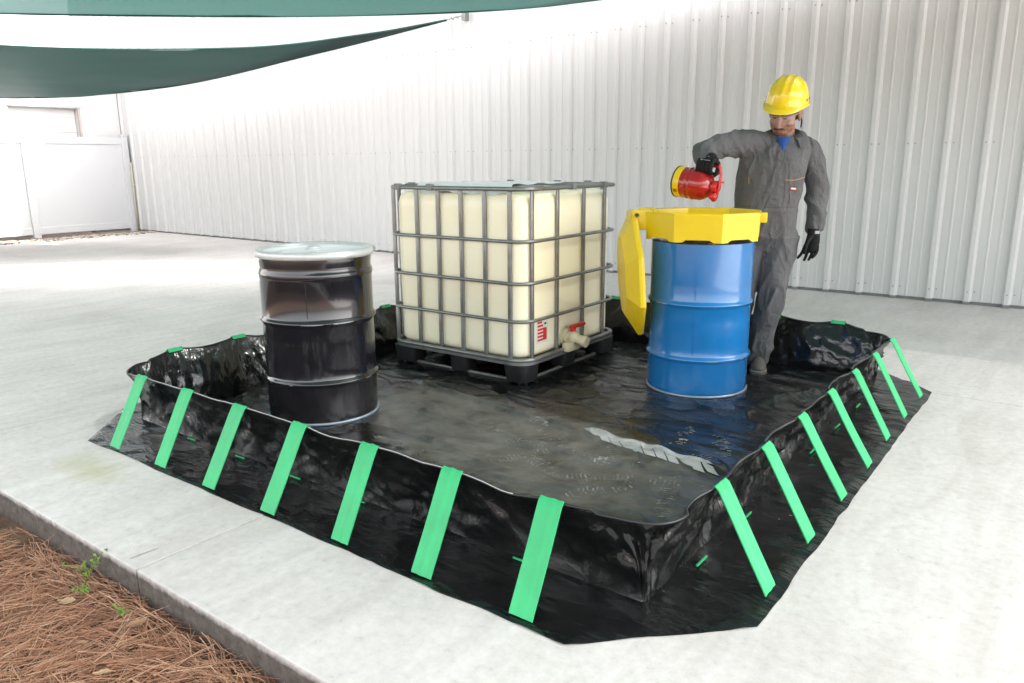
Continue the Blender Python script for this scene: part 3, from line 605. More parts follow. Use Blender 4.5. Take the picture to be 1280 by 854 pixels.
# dusty boot prints on the floor: tread blocks lying on the liner
pr = MB(); rp = random.Random(5)
def footprint(cx, cy, ang, keep):
    ca, sa = cos(ang), sin(ang)
    for a in range(15):
        yl = -0.14 + a * 0.0195; half = 0.047 if yl > 0.02 else (0.032 if yl > -0.05 else 0.038)
        if -0.06 < yl < -0.035: continue
        half *= sqrt(max(0.12, 1 - max(0, (abs(yl) - 0.08) / 0.066) ** 2)); nb_ = 3; st = (a % 2) * 0.5
        for b in range(nb_):
            xc = -half + 2 * half * (b + 0.5 + st * 0.4) / (nb_ + 0.3); X0_ = cx + xc * ca - yl * sa; Y0_ = cy + xc * sa + yl * ca
            if noise.noise(V2((X0_ * 9, Y0_ * 9, ang))) + rp.gauss(0, 0.22) > keep - 0.45: continue
            hw = half * rp.uniform(0.28, 0.36); hh = rp.uniform(0.003, 0.0052); rot = rp.gauss((0.45, 0, -0.45)[b], 0.08); P = []
            for sx, sy in ((-1, -1), (0.1, -0.85), (1, -1), (0.9, 0.1), (1, 1), (0, 0.8), (-1, 1), (-0.85, 0)):
                l0 = hw * sx * rp.uniform(0.75, 1.1); m0 = hh * sy * rp.uniform(0.75, 1.1)
                lx = xc + l0 * cos(rot) - m0 * sin(rot); ly = yl + l0 * sin(rot) + m0 * cos(rot)
                X = cx + lx * ca - ly * sa; Y = cy + lx * sa + ly * ca; P.append(Vector((X - BO.x, Y - BO.y, floor_z(X, Y) + 0.0018)))
            i_ = len(pr.v); pr.v += P; pr.f.append(tuple(range(i_, i_ + 8)))
V2 = Vector
for k in range(420):      # dried dust flecks and smears between the prints
    x = rp.gauss(-0.95, 0.42); y = rp.gauss(1.03, 0.17) - 0.10 * (x + 1); r_ = rp.uniform(0.0015, 0.007) * (1 if rp.random() < 0.9 else 1.8); an0 = rp.uniform(0, 3.1); el = rp.uniform(0.15, 0.6)
    if noise.noise(Vector((x * 5, y * 7, 1))) < -0.05 or y < 0.45: continue
    P = []
    for q in range(6):
        an = q * pi / 3; a_, b_ = r_ * cos(an) * rp.uniform(0.6, 1.3), r_ * el * sin(an) * rp.uniform(0.6, 1.3); X = x + a_ * cos(an0) - b_ * sin(an0); Y = y + a_ * sin(an0) + b_ * cos(an0); P.append(Vector((X - BO.x, Y - BO.y, floor_z(X, Y) + 0.0018)))
    i_ = len(pr.v); pr.v += P; pr.f.append(tuple(range(i_, i_ + 6)))
for (x, y, a, k) in [(-1.29, 1.30, 0.5, .7), (-1.22, 1.19, 0.9, .8), (-0.70, 0.86, 2.2, .95), (-0.62, 0.72, 2.5, .9), (-0.93, 0.80, 1.2, .7), (-1.17, 0.97, 1.8, .7), (-1.02, 1.10, 0.7, .8), (-0.88, 1.02, 1.5, .6), (-0.50, 0.93, 1.9, .7), (-0.62, 1.53, 0.3, .6), (-0.42, 1.50, 0.5, .7), (-0.52, 1.36, 1.1, .5), (-1.45, 1.07, 1.1, .5), (-0.36, 0.78, 0.4, .8), (-1.10, 0.83, 2.6, .5), (-0.78, 1.12, 0.2, .5), (-0.33, 1.0, 1.1, .4)]:
    footprint(x, y, a, k)
pr.f and tag(pr.build('boot_prints', 'dust_print', berm), kind='stuff')
# pale band painted as a reflected glint on the fold crest, with slanted gaps
sc = MB()
def band_pt(x, s_, lean):
    X = x + lean; Y = 1.235 - 0.05 * (x + 0.7) + 0.012 * sin(x * 5) - 0.012 + s_; return (X - BO.x, Y - BO.y, floor_z(X, Y) + 0.0028)
NB = 66; rows = []
for k in range(NB + 1):
    x = -1.02 + 0.70 * k / NB; tpr = smooth(0, 0.06, k / NB) * (1 - smooth(0.92, 1, k / NB)); e = 0.004 * noise.noise(Vector((x * 22, 3, 0)))
    rows.append([band_pt(x, (0.020 + e) * tpr, 0.0), band_pt(x, 0.008 * tpr, 0.0), band_pt(x, -0.004 * tpr, 0.0), band_pt(x, -0.014 * tpr + e * 0.6, 0.0)])
sc.rings(rows, closed=False, cap=False)
for k in range(11):
    x0 = -0.99 + k * 0.0605; L_ = random.uniform(0.034, 0.050) * min(1, (k + 1.2) / 3, (12 - k) / 3); w_ = 0.0565 + random.uniform(-0.003, 0.001); rows = []
    for r_ in range(6):
        u = r_ / 5; rows.append([band_pt(x0 + w_ * q * (1 - 0.05 * u), -0.012 - L_ * u, 0.045 * u) for q in (0, 0.25, 0.5, 0.75, 1)])
    sc.rings(rows, closed=False, cap=False)
tag(sc.build('fold_glint', 'glint_vinyl', berm), kind='stuff')

# ------------------------------------------------------------------ caged tote
T0 = Vector((-1.745 - 0.54, 1.755 + 0.54, 0)); tote = empty('caged_tote', T0, 0.010)
tag(tote, 'cream plastic liquid tote in a galvanised tube cage on a black pallet', 'tote')
HW = 0.54
def rr_loop(h, r, z, n=9):
    out = []
    for cx, cy, a0 in ((h - r, h - r, 0), (-h + r, h - r, pi / 2), (-h + r, -h + r, pi), (h - r, -h + r, 1.5 * pi)):
        for k in range(n): a = a0 + pi / 2 * k / (n - 1); out.append(Vector((cx + r * cos(a), cy + r * sin(a), z)))
    return out
# bottle
secs = [(0.42, 0.08, 0.155), (0.49, 0.085, 0.160), (0.514, 0.09, 0.185), (0.516, 0.09, 0.6), (0.516, 0.09, 1.06), (0.508, 0.09, 1.10), (0.490, 0.09, 1.124), (0.45, 0.09, 1.136), (0.30, 0.08, 1.140), (0.1, 0.05, 1.142)]
rg_ = []
dense = []
for k in range(len(secs) - 1):
    m_ = 14 if secs[k + 1][2] - secs[k][2] > 0.2 else 2
    for q in range(m_): u = q / m_; dense.append(tuple(secs[k][i] + (secs[k + 1][i] - secs[k][i]) * u for i in range(3)))
dense.append(secs[-1])
for h_, r_, z_ in dense: 
    L = rr_loop(h_, r_, z_, 12); rg_.append(L)
t = MB(); t.rings(rg_); b = t.build('bottle', 'tote_plastic', tote, smooth=True)
t = MB(); t.lathe([(0.085, 1.125), (0.085, 1.16), (0.08, 1.168), (0.0001, 1.17)], 32); t.build('fill_cap', 'black_plastic', tote, angle=40)
t = MB()     # crumpled film sheet lying on the bottle top
rows = []
for j in range(13):
    row = []
    for i in range(17):
        u = i / 16 - 0.5; v = j / 12 - 0.5; x = u * 0.74 + 0.03; y = v * 0.62 - 0.20
        z = 1.172 + 0.016 * fbm(Vector((x * 6, y * 6, 4)), 4) + 0.01
        if y < -0.475: z -= (-0.475 - y) * 1.5; y = -0.475 - 0.016 - (-0.475 - y) * 0.15
        row.append(Vector((x, y, z)))
    rows.append(row)
t.rings(rows, closed=False, cap=False); t.build('cover_sheet', 'white_paint', tote, smooth=True)
# rings
RZ = [(1.158, 0.013, 0.548), (0.862, 0.0105, 0.549), (0.618, 0.0105, 0.549), (0.394, 0.0105, 0.549), (0.160, 0.014, 0.549)]
for z, r_, h_ in RZ:
    t = MB(); t.tube(rr_loop(h_, 0.115, z, 10), r_, seg=8, closed=True); t.build('ring_bar', 'galvanised', tote, smooth=True)
t = MB(); t.rings([rr_loop(0.556, 0.12, 0.130, 10), rr_loop(0.556, 0.12, 0.150, 10), rr_loop(0.47, 0.1, 0.152, 10), rr_loop(0.47, 0.1, 0.128, 10)], loop=True, cap=False); t.build('cage_base', 'galvanised', tote, angle=40)
def vbar(x, y, nrm):
    t = MB(); n_ = Vector(nrm); tn = Vector((n_.y, -n_.x, 0)); rings = []
    for z in [0.15, 0.2, 0.38, 0.394, 0.41, 0.6, 0.618, 0.636, 0.845, 0.862, 0.88, 1.12, 1.155]:
        c = Vector((x, y, z)); pin = 0.62 if z in (0.394, 0.618, 0.862, 1.155) else 1.0
        rings.append([c + tn * a * 0.0135 + n_ * b * 0.009 * pin for a, b in ((-1, -0.6), (-1, 0.6), (-0.6, 1), (0.6, 1), (1, 0.6), (1, -0.6), (0.6, -1), (-0.6, -1))])
    t.rings(rings); return t
hh = 0.527
def wx(v): return v - T0.x
def wyv(v): return v - T0.y
nearx = [-2.782, -2.583, -2.405, -2.223, -2.042, -1.859]; righty = [1.849, 2.116, 2.42, 2.682]
for x in nearx:
    vbar(wx(x), -hh, (0, -1, 0)).build('upright_bar', 'galvanised', tote, angle=40); vbar(wx(x), hh, (0, 1, 0)).build('upright_bar', 'galvanised', tote, angle=40)
for y in righty:
    vbar(hh, wyv(y), (1, 0, 0)).build('upright_bar', 'galvanised', tote, angle=40); vbar(-hh, wyv(y), (-1, 0, 0)).build('upright_bar', 'galvanised', tote, angle=40)
for k in (-0.30, 0.18):     # two tubes across the top, with clips
    t = MB(); t.tube([(-0.545, k * 1.2, 1.166), (0.545, k * 1.2, 1.166)], 0.011, seg=8); t.build('top_bar', 'galvanised', tote, smooth=True)
for (x, y) in [(-0.43, -0.55), (-0.16, -0.55), (0.55, -0.05), (0.55, 0.33), (-0.36, 0.55), (0.05, 0.55), (0.3, 0.55), (-0.55, -0.3)]:
    t = MB(); t.box((x - 0.022, y - 0.018, 1.142), (x + 0.022, y + 0.018, 1.182), bev=0.006); t.build('corner_clip', 'trim_dark', tote)
# pallet
for sx in (-1, 0, 1):
    for sy in (-1, 0, 1):
        if sx == 0 and sy == 0: pass
        w = 0.085 if (sx and sy) else 0.07
        cx, cy = sx * 0.455, sy * 0.455
        t = MB(); rg_ = []
        for z, k in ((0.022, 0.88), (0.03, 0.92), (0.10, 1.0), (0.128, 1.04)):
            rg_.append([v + Vector((cx, cy, 0)) for v in rr_loop(w * k, w * 0.45, z, 5)])
        t.rings(rg_); t.build('pallet_foot' if (sx and sy) else 'pallet_block', 'black_plastic', tote, angle=40)
for s in (-1, 1):
    t = MB(); t.tube([(-0.50, s * 0.475, 0.018), (0.50, s * 0.475, 0.018)], 0.012, seg=8, rnd=True); t.build('skid_rail', 'galvanised', tote, smooth=True)
    t = MB(); t.tube([(s * 0.475, -0.50, 0.018), (s * 0.475, 0.50, 0.018)], 0.012, seg=8, rnd=True); t.build('skid_rail', 'galvanised', tote, smooth=True)
t = MB(); t.box((-0.46, -0.46, 0.112), (0.46, 0.46, 0.126)); t.build('pallet_deck', 'black_plastic', tote)
# valve on the right face
vy = wyv(2.22); vz = 0.235
val = empty('valve', (hh, vy, vz)); val.parent = tote; val.scale = (0.82, 0.82, 0.82)
t = MB(); t.tube([(-0.03, 0, 0), (0.0, 0, 0)], 0.075, seg=24); t.tube([(0, 0, 0), (0.03, 0, -0.002)], 0.06, seg=24); t.tube([(0.03, 0, 0), (0.085, 0, -0.012)], 0.043, seg=20); t.ell((0.075, 0, -0.004), (0.05, 0.052, 0.05)); t.build('valve_body', 'valve_plastic', val, angle=40)
t = MB(); t.tube([(0.10, 0, -0.012), (0.155, 0.0, -0.022)], 0.036, seg=20); t.tube([(0.15, 0, -0.022), (0.19, 0.0, -0.03)], 0.043, seg=12); t.build('outlet_cap', 'valve_plastic', val, angle=40)
t = MB(); t.box((0.02, -0.09, -0.11), (0.085, 0.09, -0.035), bev=0.02); t.build('drip_guard', 'valve_plastic', val, angle=40)
t = MB(); t.tube([(0.07, 0, 0.03), (0.07, 0, 0.075)], 0.02, seg=14); t.box((0.052, -0.035, 0.068), (0.09, 0.15, 0.094), bev=0.009); t.build('lever', 'lever_red', val, angle=40)
# printed label
lab = MB(); ly = wyv(1.965); lz = 0.305; lx = 0.5175
lab.box((lx, ly - 0.058, lz - 0.07), (lx + 0.001, ly + 0.062, lz + 0.085)); lo = lab.build('label', 'label_white', tote)
t = MB()
for k in range(6):
    z = lz - 0.055 + k * 0.0215; x1 = 0.05 if k < 4 else 0.012
    t.box((lx + 0.0012, ly - 0.048, z), (lx + 0.0018, ly + x1 - 0.012 * (k % 2), z + 0.0125))
t.box((lx + 0.0012, ly + 0.012, lz - 0.045), (lx + 0.0019, ly + 0.05, lz + 0.02)); t.build('label_print', 'print_red', lo)
t = MB(); t.box((lx + 0.0012, ly + 0.024, lz + 0.04), (lx + 0.0018, ly + 0.046, lz + 0.052)); t.build('label_logo', 'print_black', lo)

# ------------------------------------------------------------------ steel drums
def drum(loc, body_m, seam_m, lidded, label):
    r = empty('steel_drum', loc); tag(r, label, 'drum', 'steel drums in the berm'); R = 0.286
    def rib(z0): return [(R, z0 - 0.024), (R + 0.004, z0 - 0.014), (R + 0.0115, z0 - 0.006), (R + 0.0135, z0), (R + 0.0115, z0 + 0.006), (R + 0.004, z0 + 0.014), (R, z0 + 0.024)]
    prof = [(R - 0.004, 0.008), (R + 0.0005, 0.012), (R, 0.03), (R, 0.10)] + rib(0.215) + [(R, 0.30), (R, 0.42)] + rib(0.525) + [(R, 0.64)]
    if lidded: prof += [(R, 0.735)] + [(R + 0.002, 0.742), (R + 0.006, 0.757), (R + 0.002, 0.772), (R - 0.003, 0.782), (R - 0.003, 0.80)] + [(R, 0.82), (R, 0.842)]
    else: prof += [(R, 0.72), (R, 0.86)]
    n_d = 96; rg_ = []
    for rr, z in prof:
        ring = []
        for j in range(n_d):
            a = 2 * pi * j / n_d; d = 0.0012 * noise.noise(Vector((cos(a) * 2.2, sin(a) * 2.2, z * 3.5 + loc[0])))
            d += -0.004 * max(0, noise.noise(Vector((cos(a) * 1.6 + 3, sin(a) * 1.6, z * 4.2 + loc[1]))) - 0.25)
            ring.append(((rr + d) * cos(a), (rr + d) * sin(a), z))
        rg_.append(ring)
    t = MB(); t.rings(rg_); body = t.build('body', body_m, r, angle=50)
    t = MB(); t.lathe([(R - 0.004, 0.0), (R + 0.006, 0.001), (R + 0.007, 0.009), (R + 0.002, 0.014), (R - 0.004, 0.012)], 96); t.build('bottom_chime', seam_m, r, smooth=True)
    a = radians(-72) if not lidded else radians(-50)
    t = MB(); t.box((-0.002, -0.0016, 0.03), (0.0016, 0.0016, 0.19)); t.box((-0.002, -0.0016, 0.245), (0.0016, 0.0016, 0.495)); t.box((-0.002, -0.0016, 0.555), (0.0016, 0.0016, 0.73))
    Mx = Matrix.Rotation(a, 4, 'Z') @ Matrix.Translation((R, 0, 0)); t.v = [Mx @ v for v in t.v]; t.build('weld_seam', body_m, r)
    t = MB()      # rubbed paint on the rolling hoops
    rs = random.Random(int(loc[0] * 100))
    for z0 in (0.215, 0.525):
        for q in range(7):
            a0 = rs.uniform(0, 2 * pi); L_ = rs.uniform(0.08, 0.35); n_ = 8; rings = []
            for k in range(n_ + 1):
                aa = a0 + L_ * k / n_; rad = R + 0.0142; hz = 0.0022 * sin(pi * k / n_) + 0.0003
                rings.append([(rad * cos(aa), rad * sin(aa), z0 - hz), (rad * cos(aa), rad * sin(aa), z0 + hz)])
            t.rings(rings, closed=False, cap=False)
    tag(t.build('hoop_scuffs', 'drum_scuff', r), kind='stuff')
    return r
d1 = drum((-2.387, 0.798, 0.006), 'drum_black', 'drum_seam', True, 'glossy black steel drum with a white lid')
R = 0.286
t = MB(); t.lathe([(R + 0.006, 0.842), (R + 0.012, 0.845), (R + 0.015, 0.855), (R + 0.015, 0.868), (R + 0.010, 0.878), (R + 0.002, 0.882), (R - 0.014, 0.878), (R - 0.020, 0.868)], 96, cap=False); ring = t.build('lid_ring', 'grey_rim', d1, smooth=True)
t = MB(); t.lathe([(R - 0.006, 0.874), (R - 0.022, 0.862), (R - 0.034, 0.852), (R - 0.05, 0.850), (R - 0.10, 0.852), (R - 0.107, 0.857), (R - 0.114, 0.857), (R - 0.12, 0.852), (0.05, 0.852), (0.0005, 0.852)], 96, cap=False); lid = t.build('lid', 'white_paint', d1, angle=50)
for (px, py, rr) in ((-0.13, 0.10, 0.035), (0.12, -0.11, 0.022)):
    t = MB(); t.lathe([(rr, 0.851), (rr, 0.866), (rr * 0.8, 0.872), (0.0005, 0.872)], 20, center=(px, py, 0)); t.build('bung', 'grey_rim', lid, angle=40)
ab = radians(70); t = MB(); t.tube([(cos(ab) * 0.315 - sin(ab) * -0.05, sin(ab) * 0.315 + cos(ab) * -0.05, 0.858), (cos(ab) * 0.315 - sin(ab) * 0.05, sin(ab) * 0.315 + cos(ab) * 0.05, 0.858)], 0.006, seg=8); t.box((-0.012, -0.03, -0.012), (0.012, -0.01, 0.012), m=Matrix.Translation((cos(ab) * 0.314, sin(ab) * 0.314, 0.858)) @ Matrix.Rotation(ab, 4, 'Z')); t.box((-0.012, 0.01, -0.012), (0.012, 0.03, 0.012), m=Matrix.Translation((cos(ab) * 0.314, sin(ab) * 0.314, 0.858)) @ Matrix.Rotation(ab, 4, 'Z')); t.build('ring_bolt', 'galvanised', ring)
B0 = Vector((-0.949, 2.408, 0.006))
d2 = drum(tuple(B0), 'drum_blue', 'drum_seam', False, 'blue steel drum under a yellow funnel, the worker pours above it')

# ------------------------------------------------------------------ yellow drum funnel with hinged lid
fun = empty('drum_funnel', B0 + Vector((0, 0, 0.86))); tag(fun, 'yellow octagonal drum funnel with its lid hanging open, on the blue drum', 'funnel')
F0 = radians(-72)
def octo(r, z, half=False, off=0.0):
    return [Vector((r / cos(pi / 8) * cos(F0 + pi / 8 + k * pi / 4), r / cos(pi / 8) * sin(F0 + pi / 8 + k * pi / 4), z)) for k in range(8)]
# outer skirt with notched foot, rim and sloping bowl
def octo_dense(r, z, n=8, notch=0.0):
    c = octo(r, z); out = []
    for k in range(8):
        for q in range(n):
            p = c[k].lerp(c[(k + 1) % 8], q / n)
            if notch and 2 <= q <= n - 2: p.z += notch if 3 <= q <= n - 3 else notch * 0.0
            out.append(p)
    return out
n8 = 12
prof = [(0.303, 0.012, 0.014), (0.304, 0.05, 0), (0.309, 0.158, 0), (0.303, 0.166, 0), (0.295, 0.162, 0), (0.290, 0.14, 0), (0.25, 0.065, 0), (0.09, 0.035, 0), (0.085, 0.01, 0)]
t = MB(); t.rings([octo_dense(r, z, n8, nt) for r, z, nt in prof], cap=False); t.build('funnel_body', 'yellow_plastic', fun, angle=25)
t = MB(); t.lathe([(0.10, 0.04), (0.10, 0.046), (0.0005, 0.046)], 32); t.build('strainer', 'black_plastic', fun)
# latch lug on the right
aR = F0 + 2 * pi / 4
t = MB(); t.box((-0.02, -0.03, 0.105), (0.035, 0.03, 0.16), m=Matrix.Rotation(aR, 4, 'Z') @ Matrix.Translation((0.309, 0, 0)), bev=0.008); t.build('latch_lug', 'yellow_plastic', fun, angle=40)
aL = F0 - pi / 2
ML = Matrix.Rotation(aL, 4, 'Z')
for s in (-1, 1): t = MB(); t.box((-0.03, s * 0.105 - 0.018, 0.06), (0.075, s * 0.105 + 0.018, 0.172), m=ML @ Matrix.Translation((0.315, 0, 0)), bev=0.008); t.build('hinge_bracket', 'yellow_plastic', fun, angle=40)
lid = empty('lid', ML @ Vector((0.400, 0, 0.145))); lid.parent = fun
lid.rotation_euler = (0, 0, aL + 0.30)
# lid local: x outward from drum, y along hinge, z up; octagon plate hangs down
tilt = Matrix.Rotation(radians(4.5), 4, 'Y')
def lidoct(r, xo, cz=-0.36):
    return [tilt @ Vector((xo, r / cos(pi / 8) * cos(pi / 8 + k * pi / 4), cz + r / cos(pi / 8) * sin(pi / 8 + k * pi / 4))) for k in range(8)]
t = MB(); t.rings([lidoct(0.318, -0.006), lidoct(0.334, -0.004), lidoct(0.338, 0.012), lidoct(0.336, 0.028), lidoct(0.225, 0.092), lidoct(0.05, 0.096)], cap=True); t.build('lid_shell', 'yellow_plastic', lid, angle=20)
t = MB(); t.tube([(0, -0.14, 0.0), (0, 0.14, 0.0)], 0.016, seg=14); t.build('hinge_pin', 'yellow_plastic', lid, smooth=True)
t = MB()
for s in (-1, 1): t.tube([(0.0, s * 0.142, 0), (0.0, s * 0.146, 0)], 0.011, seg=12)
t.build('pin_end', 'black_plastic', lid)
t = MB(); t.box((-0.02, -0.08, -0.09), (0.035, 0.08, 0.012), bev=0.01); t.build('hinge_tongue', 'yellow_plastic', lid, angle=40)

# ------------------------------------------------------------------ worker (local frame: x = right, -y = front, z = up)
PB = Vector((-0.776, 2.987, 0.006)); PRZ = atan2(cos(A), sin(A))
per = empty('person', PB, PRZ); tag(per, 'worker in grey coveralls and yellow hard hat tipping a red can over the blue drum', 'person')
V = Vector
def hoop(cx, cy, cz, rx, ry, yaw=0, n=28, sq=0.82):
    out = []
    for j in range(n):
        a = 2 * pi * j / n; c, s = cos(a), sin(a); ex = math.copysign(abs(c) ** sq, c) * rx; ey = math.copysign(abs(s) ** sq, s) * ry
        out.append(V((cx + ex * cos(yaw) - ey * sin(yaw), cy + ex * sin(yaw) + ey * cos(yaw), cz)))
    return out
YW = -0.22
b = MB()
b.rings([hoop(-0.01, 0.01, 0.76, 0.14, 0.10, YW), hoop(-0.015, 0.005, 0.84, 0.178, 0.128, YW), hoop(-0.022, 0.0, 0.93, 0.186, 0.128, YW), hoop(-0.022, -0.005, 1.02, 0.186, 0.125, YW), hoop(-0.018, -0.008, 1.10, 0.192, 0.128, YW), hoop(-0.010, -0.01, 1.20, 0.200, 0.134, YW), hoop(0.005, -0.008, 1.29, 0.203, 0.130, YW), hoop(0.028, 0.0, 1.362, 0.200, 0.115, YW), hoop(0.045, 0.006, 1.402, 0.172, 0.098, YW), hoop(0.054, 0.010, 1.430, 0.128, 0.084, YW), hoop(0.058, 0.010, 1.442, 0.098, 0.076, YW)])
def limb(pts, rad, n=8): 
    P = catmull(pts, n * (len(pts) - 1)); R_ = catmull([(r, 0, 0) for r in rad], n * (len(pts) - 1)); b.tube(P, [q.x for q in R_], seg=18, rnd=True)
limb([(0.075, 0.0, 0.84), (0.052, -0.015, 0.66), (0.034, -0.05, 0.46), (0.014, -0.005, 0.28), (0.002, 0.018, 0.10), (0.0, 0.02, 0.062)], [0.118, 0.108, 0.082, 0.080, 0.072, 0.071])
limb([(-0.095, 0.02, 0.84), (-0.115, 0.03, 0.66), (-0.135, 0.02, 0.46), (-0.15, 0.06, 0.28), (-0.16, 0.10, 0.10), (-0.16, 0.10, 0.062)], [0.112, 0.104, 0.080, 0.076, 0.072, 0.071])
limb([(-0.07, 0.0, 1.37), (-0.150, -0.005, 1.402), (-0.29, -0.05, 1.392), (-0.418, -0.095, 1.360), (-0.452, -0.18, 1.335), (-0.462, -0.262, 1.305)], [0.085, 0.085, 0.073, 0.071, 0.066, 0.056])
limb([(0.13, 0.005, 1.360), (0.205, 0.005, 1.345), (0.266, 0.02, 1.22), (0.292, 0.03, 1.10), (0.285, -0.01, 0.99), (0.270, -0.045, 0.902)], [0.08, 0.083, 0.072, 0.066, 0.060, 0.052])
cov = remesh(b, 0.0072, 4, 0.5)
rp = random.Random(2)
def seglen(p, a, c):
    ab = c - a; t_ = max(0, min(1, (p - a).dot(ab) / ab.length_squared)); return (p - a - ab * t_).length, t_
joints = [(V((-0.425, -0.095, 1.36)), 0.12, 1.5), (V((0.292, 0.03, 1.10)), 0.12, 1.5), (V((0.034, -0.05, 0.46)), 0.13, 1.5), (V((0.0, 0.02, 0.13)), 0.13, 1.8), (V((-0.02, 0, 0.97)), 0.13, 1.0), (V((-0.17, 0, 1.34)), 0.12, 1.4), (V((0.2, 0, 1.27)), 0.11, 1.2), (V((0.06, -0.05, 0.80)), 0.13, 1.3), (V((0.27, -0.04, 0.93)), 0.10, 1.4)]
cov.update()
norms = [v.normal.copy() for v in cov.vertices]
for v, nn in zip(cov.vertices, norms):
    p = v.co; k = 0.8
    for c, r_, g_ in joints: k += g_ * math.exp(-((p - c).length / r_) ** 2)
    q = p.copy()
    arm = 0
    if p.x < -0.2 and p.z > 1.2: s_ = V((p.x * 9 - p.y * 5 + p.z * 4, p.y * 4, p.z * 4 + p.x * 2)); arm = 1            # right sleeve: folds across the arm
    elif p.x > 0.205 and p.z > 0.85: s_ = V((p.x * 6, p.y * 4, p.z * 7 + p.x * 9)); arm = 1                              # left sleeve: diagonal folds
    elif p.z > 0.85: s_ = V((p.x * 6.5 + p.z * 1.6, p.y * 4, p.z * 2.6 - p.x * 4))                                       # torso: drags from shoulder to hip
    else: s_ = V((p.x * 8 + p.z * 1.5, p.y * 7, p.z * 4.6 - p.x * 5 + p.y * 3))                                          # trousers
    n1_ = noise.noise(s_); w1 = max(0, ridge(n1_)) ** 1.8; n2_ = noise.noise(s_ * 1.7 + V((3, 3, 3))); w2 = max(0, ridge(n2_)) ** 1.8
    w3 = fbm(s_ * 0.6 + V((9, 1, 4)), 3)
    d = 0.0090 * (w1 - 0.42) * min(k, 1.9) + 0.0036 * (w2 - 0.4) * min(k, 1.9) + 0.007 * w3
    d += 0.004 * math.exp(-((p.z - 1.005) / 0.012) ** 2) * (1 if abs(p.x) < 0.22 and p.y < 0.2 else 0)      # waistband
    v.co = p + nn * max(-0.015, min(0.02, d))
covo = obj('coveralls', cov, 'coverall', per, smooth=True)
def on_front(x, z, off=0.003):      # front surface of the coveralls at (x, z)
    hit, loc, nr, _ = covo.ray_cast(V((x, -1.0, z)), V((0, 1, 0)))
    return (loc + nr * off, nr) if hit else (V((x, -0.13, z)), V((0, -1, 0)))
def ribbon(pts2, w, name, m, off=0.003, parent=None):
    n_ = 14; rings = []
    P = catmull([(x, 0, z) for x, z in pts2], n_)
    for k, c in enumerate(P):
        tg = (P[min(k + 1, n_)] - P[max(k - 1, 0)]).normalized(); sd = V((tg.z, 0, -tg.x)); row = []
        for j in (-1, 0, 1):
            q = c + sd * w * j; row.append(on_front(q.x, q.z, off if j == 0 else off * 0.6)[0])
        rings.append(row)
    t = MB(); t.rings(rings, closed=False, cap=False); return t.build(name, m, parent or covo, smooth=True)
bpy.context.view_layer.update()
ribbon([(0.012, 1.375), (-0.012, 1.25), (-0.055, 1.12), (-0.095, 1.02), (-0.105, 0.90)], 0.018, 'front_placket', 'coverall', 0.006)
ribbon([(0.028, 1.36), (0.006, 1.25), (-0.036, 1.12), (-0.074, 1.02)], 0.0018, 'placket_stitch', 'coverall_seam', 0.004)
ribbon([(0.032, 1.188), (0.09, 1.187), (0.163, 1.203)], 0.0024, 'pocket_zip', 'zip_brass', 0.004)
ribbon([(0.03, 1.18), (0.036, 1.10), (0.03, 1.04)], 0.0016, 'pocket_stitch', 'coverall_seam', 0.003)
ribbon([(-0.165, 1.205), (-0.163, 1.19), (-0.16, 1.165)], 0.0026, 'zip_pull', 'zip_brass', 0.005)
ribbon([(-0.20, 1.035), (-0.10, 1.028), (0.02, 1.03), (0.12, 1.028)], 0.0014, 'waist_stitch', 'coverall_seam', 0.003)
ribbon([(0.062, 1.139), (0.078, 1.138), (0.097, 1.136), (0.111, 1.135)], 0.0135, 'badge', 'print_black', 0.004)
ribbon([(0.067, 1.1385), (0.078, 1.138), (0.097, 1.1362), (0.106, 1.1355)], 0.0085, 'badge_border', 'print_red', 0.0052)
ribbon([(0.072, 1.1383), (0.080, 1.138), (0.095, 1.1363), (0.101, 1.1357)], 0.0042, 'badge_lettering', 'label_white', 0.0062)
# head frame
HC = V((0.056, 0.0, 1.575)); f_ = V((-0.54, -0.74, -0.40)).normalized(); u_ = V((-0.02, -0.25, 0.95)); u_ = (u_ - f_ * u_.dot(f_)).normalized(); sdir = f_.cross(u_)   # person's right
HM = Matrix.Identity(4)
for i in range(3): HM[i][0] = -sdir[i] * 1.10; HM[i][1] = -f_[i] * 1.10; HM[i][2] = u_[i] * 1.10; HM[i][3] = HC[i]
# head local: x = person's left, -y = front, z = up
b = MB()
b.ell((0, 0.012, 0.035), (0.076, 0.096, 0.095)); b.ell((0, -0.032, -0.035), (0.067, 0.060, 0.075)); b.ell((0, -0.048, -0.080), (0.048, 0.042, 0.037)); b.ell((0, -0.075, -0.100), (0.022, 0.018, 0.018))
b.tube([(0, -0.086, 0.012), (0, -0.100, -0.015), (0, -0.108, -0.034)], [0.010, 0.012, 0.015], seg=10, rnd=True); b.ell((0.012, -0.097, -0.038), (0.010, 0.012, 0.009)); b.ell((-0.012, -0.097, -0.038), (0.010, 0.012, 0.009))
b.tube([(-0.045, -0.072, 0.022), (-0.02, -0.086, 0.024), (0, -0.086, 0.020), (0.02, -0.086, 0.024), (0.045, -0.072, 0.022)], 0.010, seg=8, rnd=True)
for s in (-1, 1):
    b.ell((s * 0.040, -0.062, -0.025), (0.022, 0.022, 0.022)); b.ell((s * 0.077, 0.012, -0.008), (0.010, 0.022, 0.034)); b.ell((s * 0.080, 0.018, 0.006), (0.010, 0.016, 0.018))
b.tube([(-0.022, -0.086, -0.063), (0, -0.095, -0.061), (0.022, -0.086, -0.063)], 0.0065, seg=8, rnd=True); b.tube([(-0.018, -0.085, -0.073), (0, -0.093, -0.074), (0.018, -0.085, -0.073)], 0.007, seg=8, rnd=True)
b.v = [HM @ v for v in b.v]
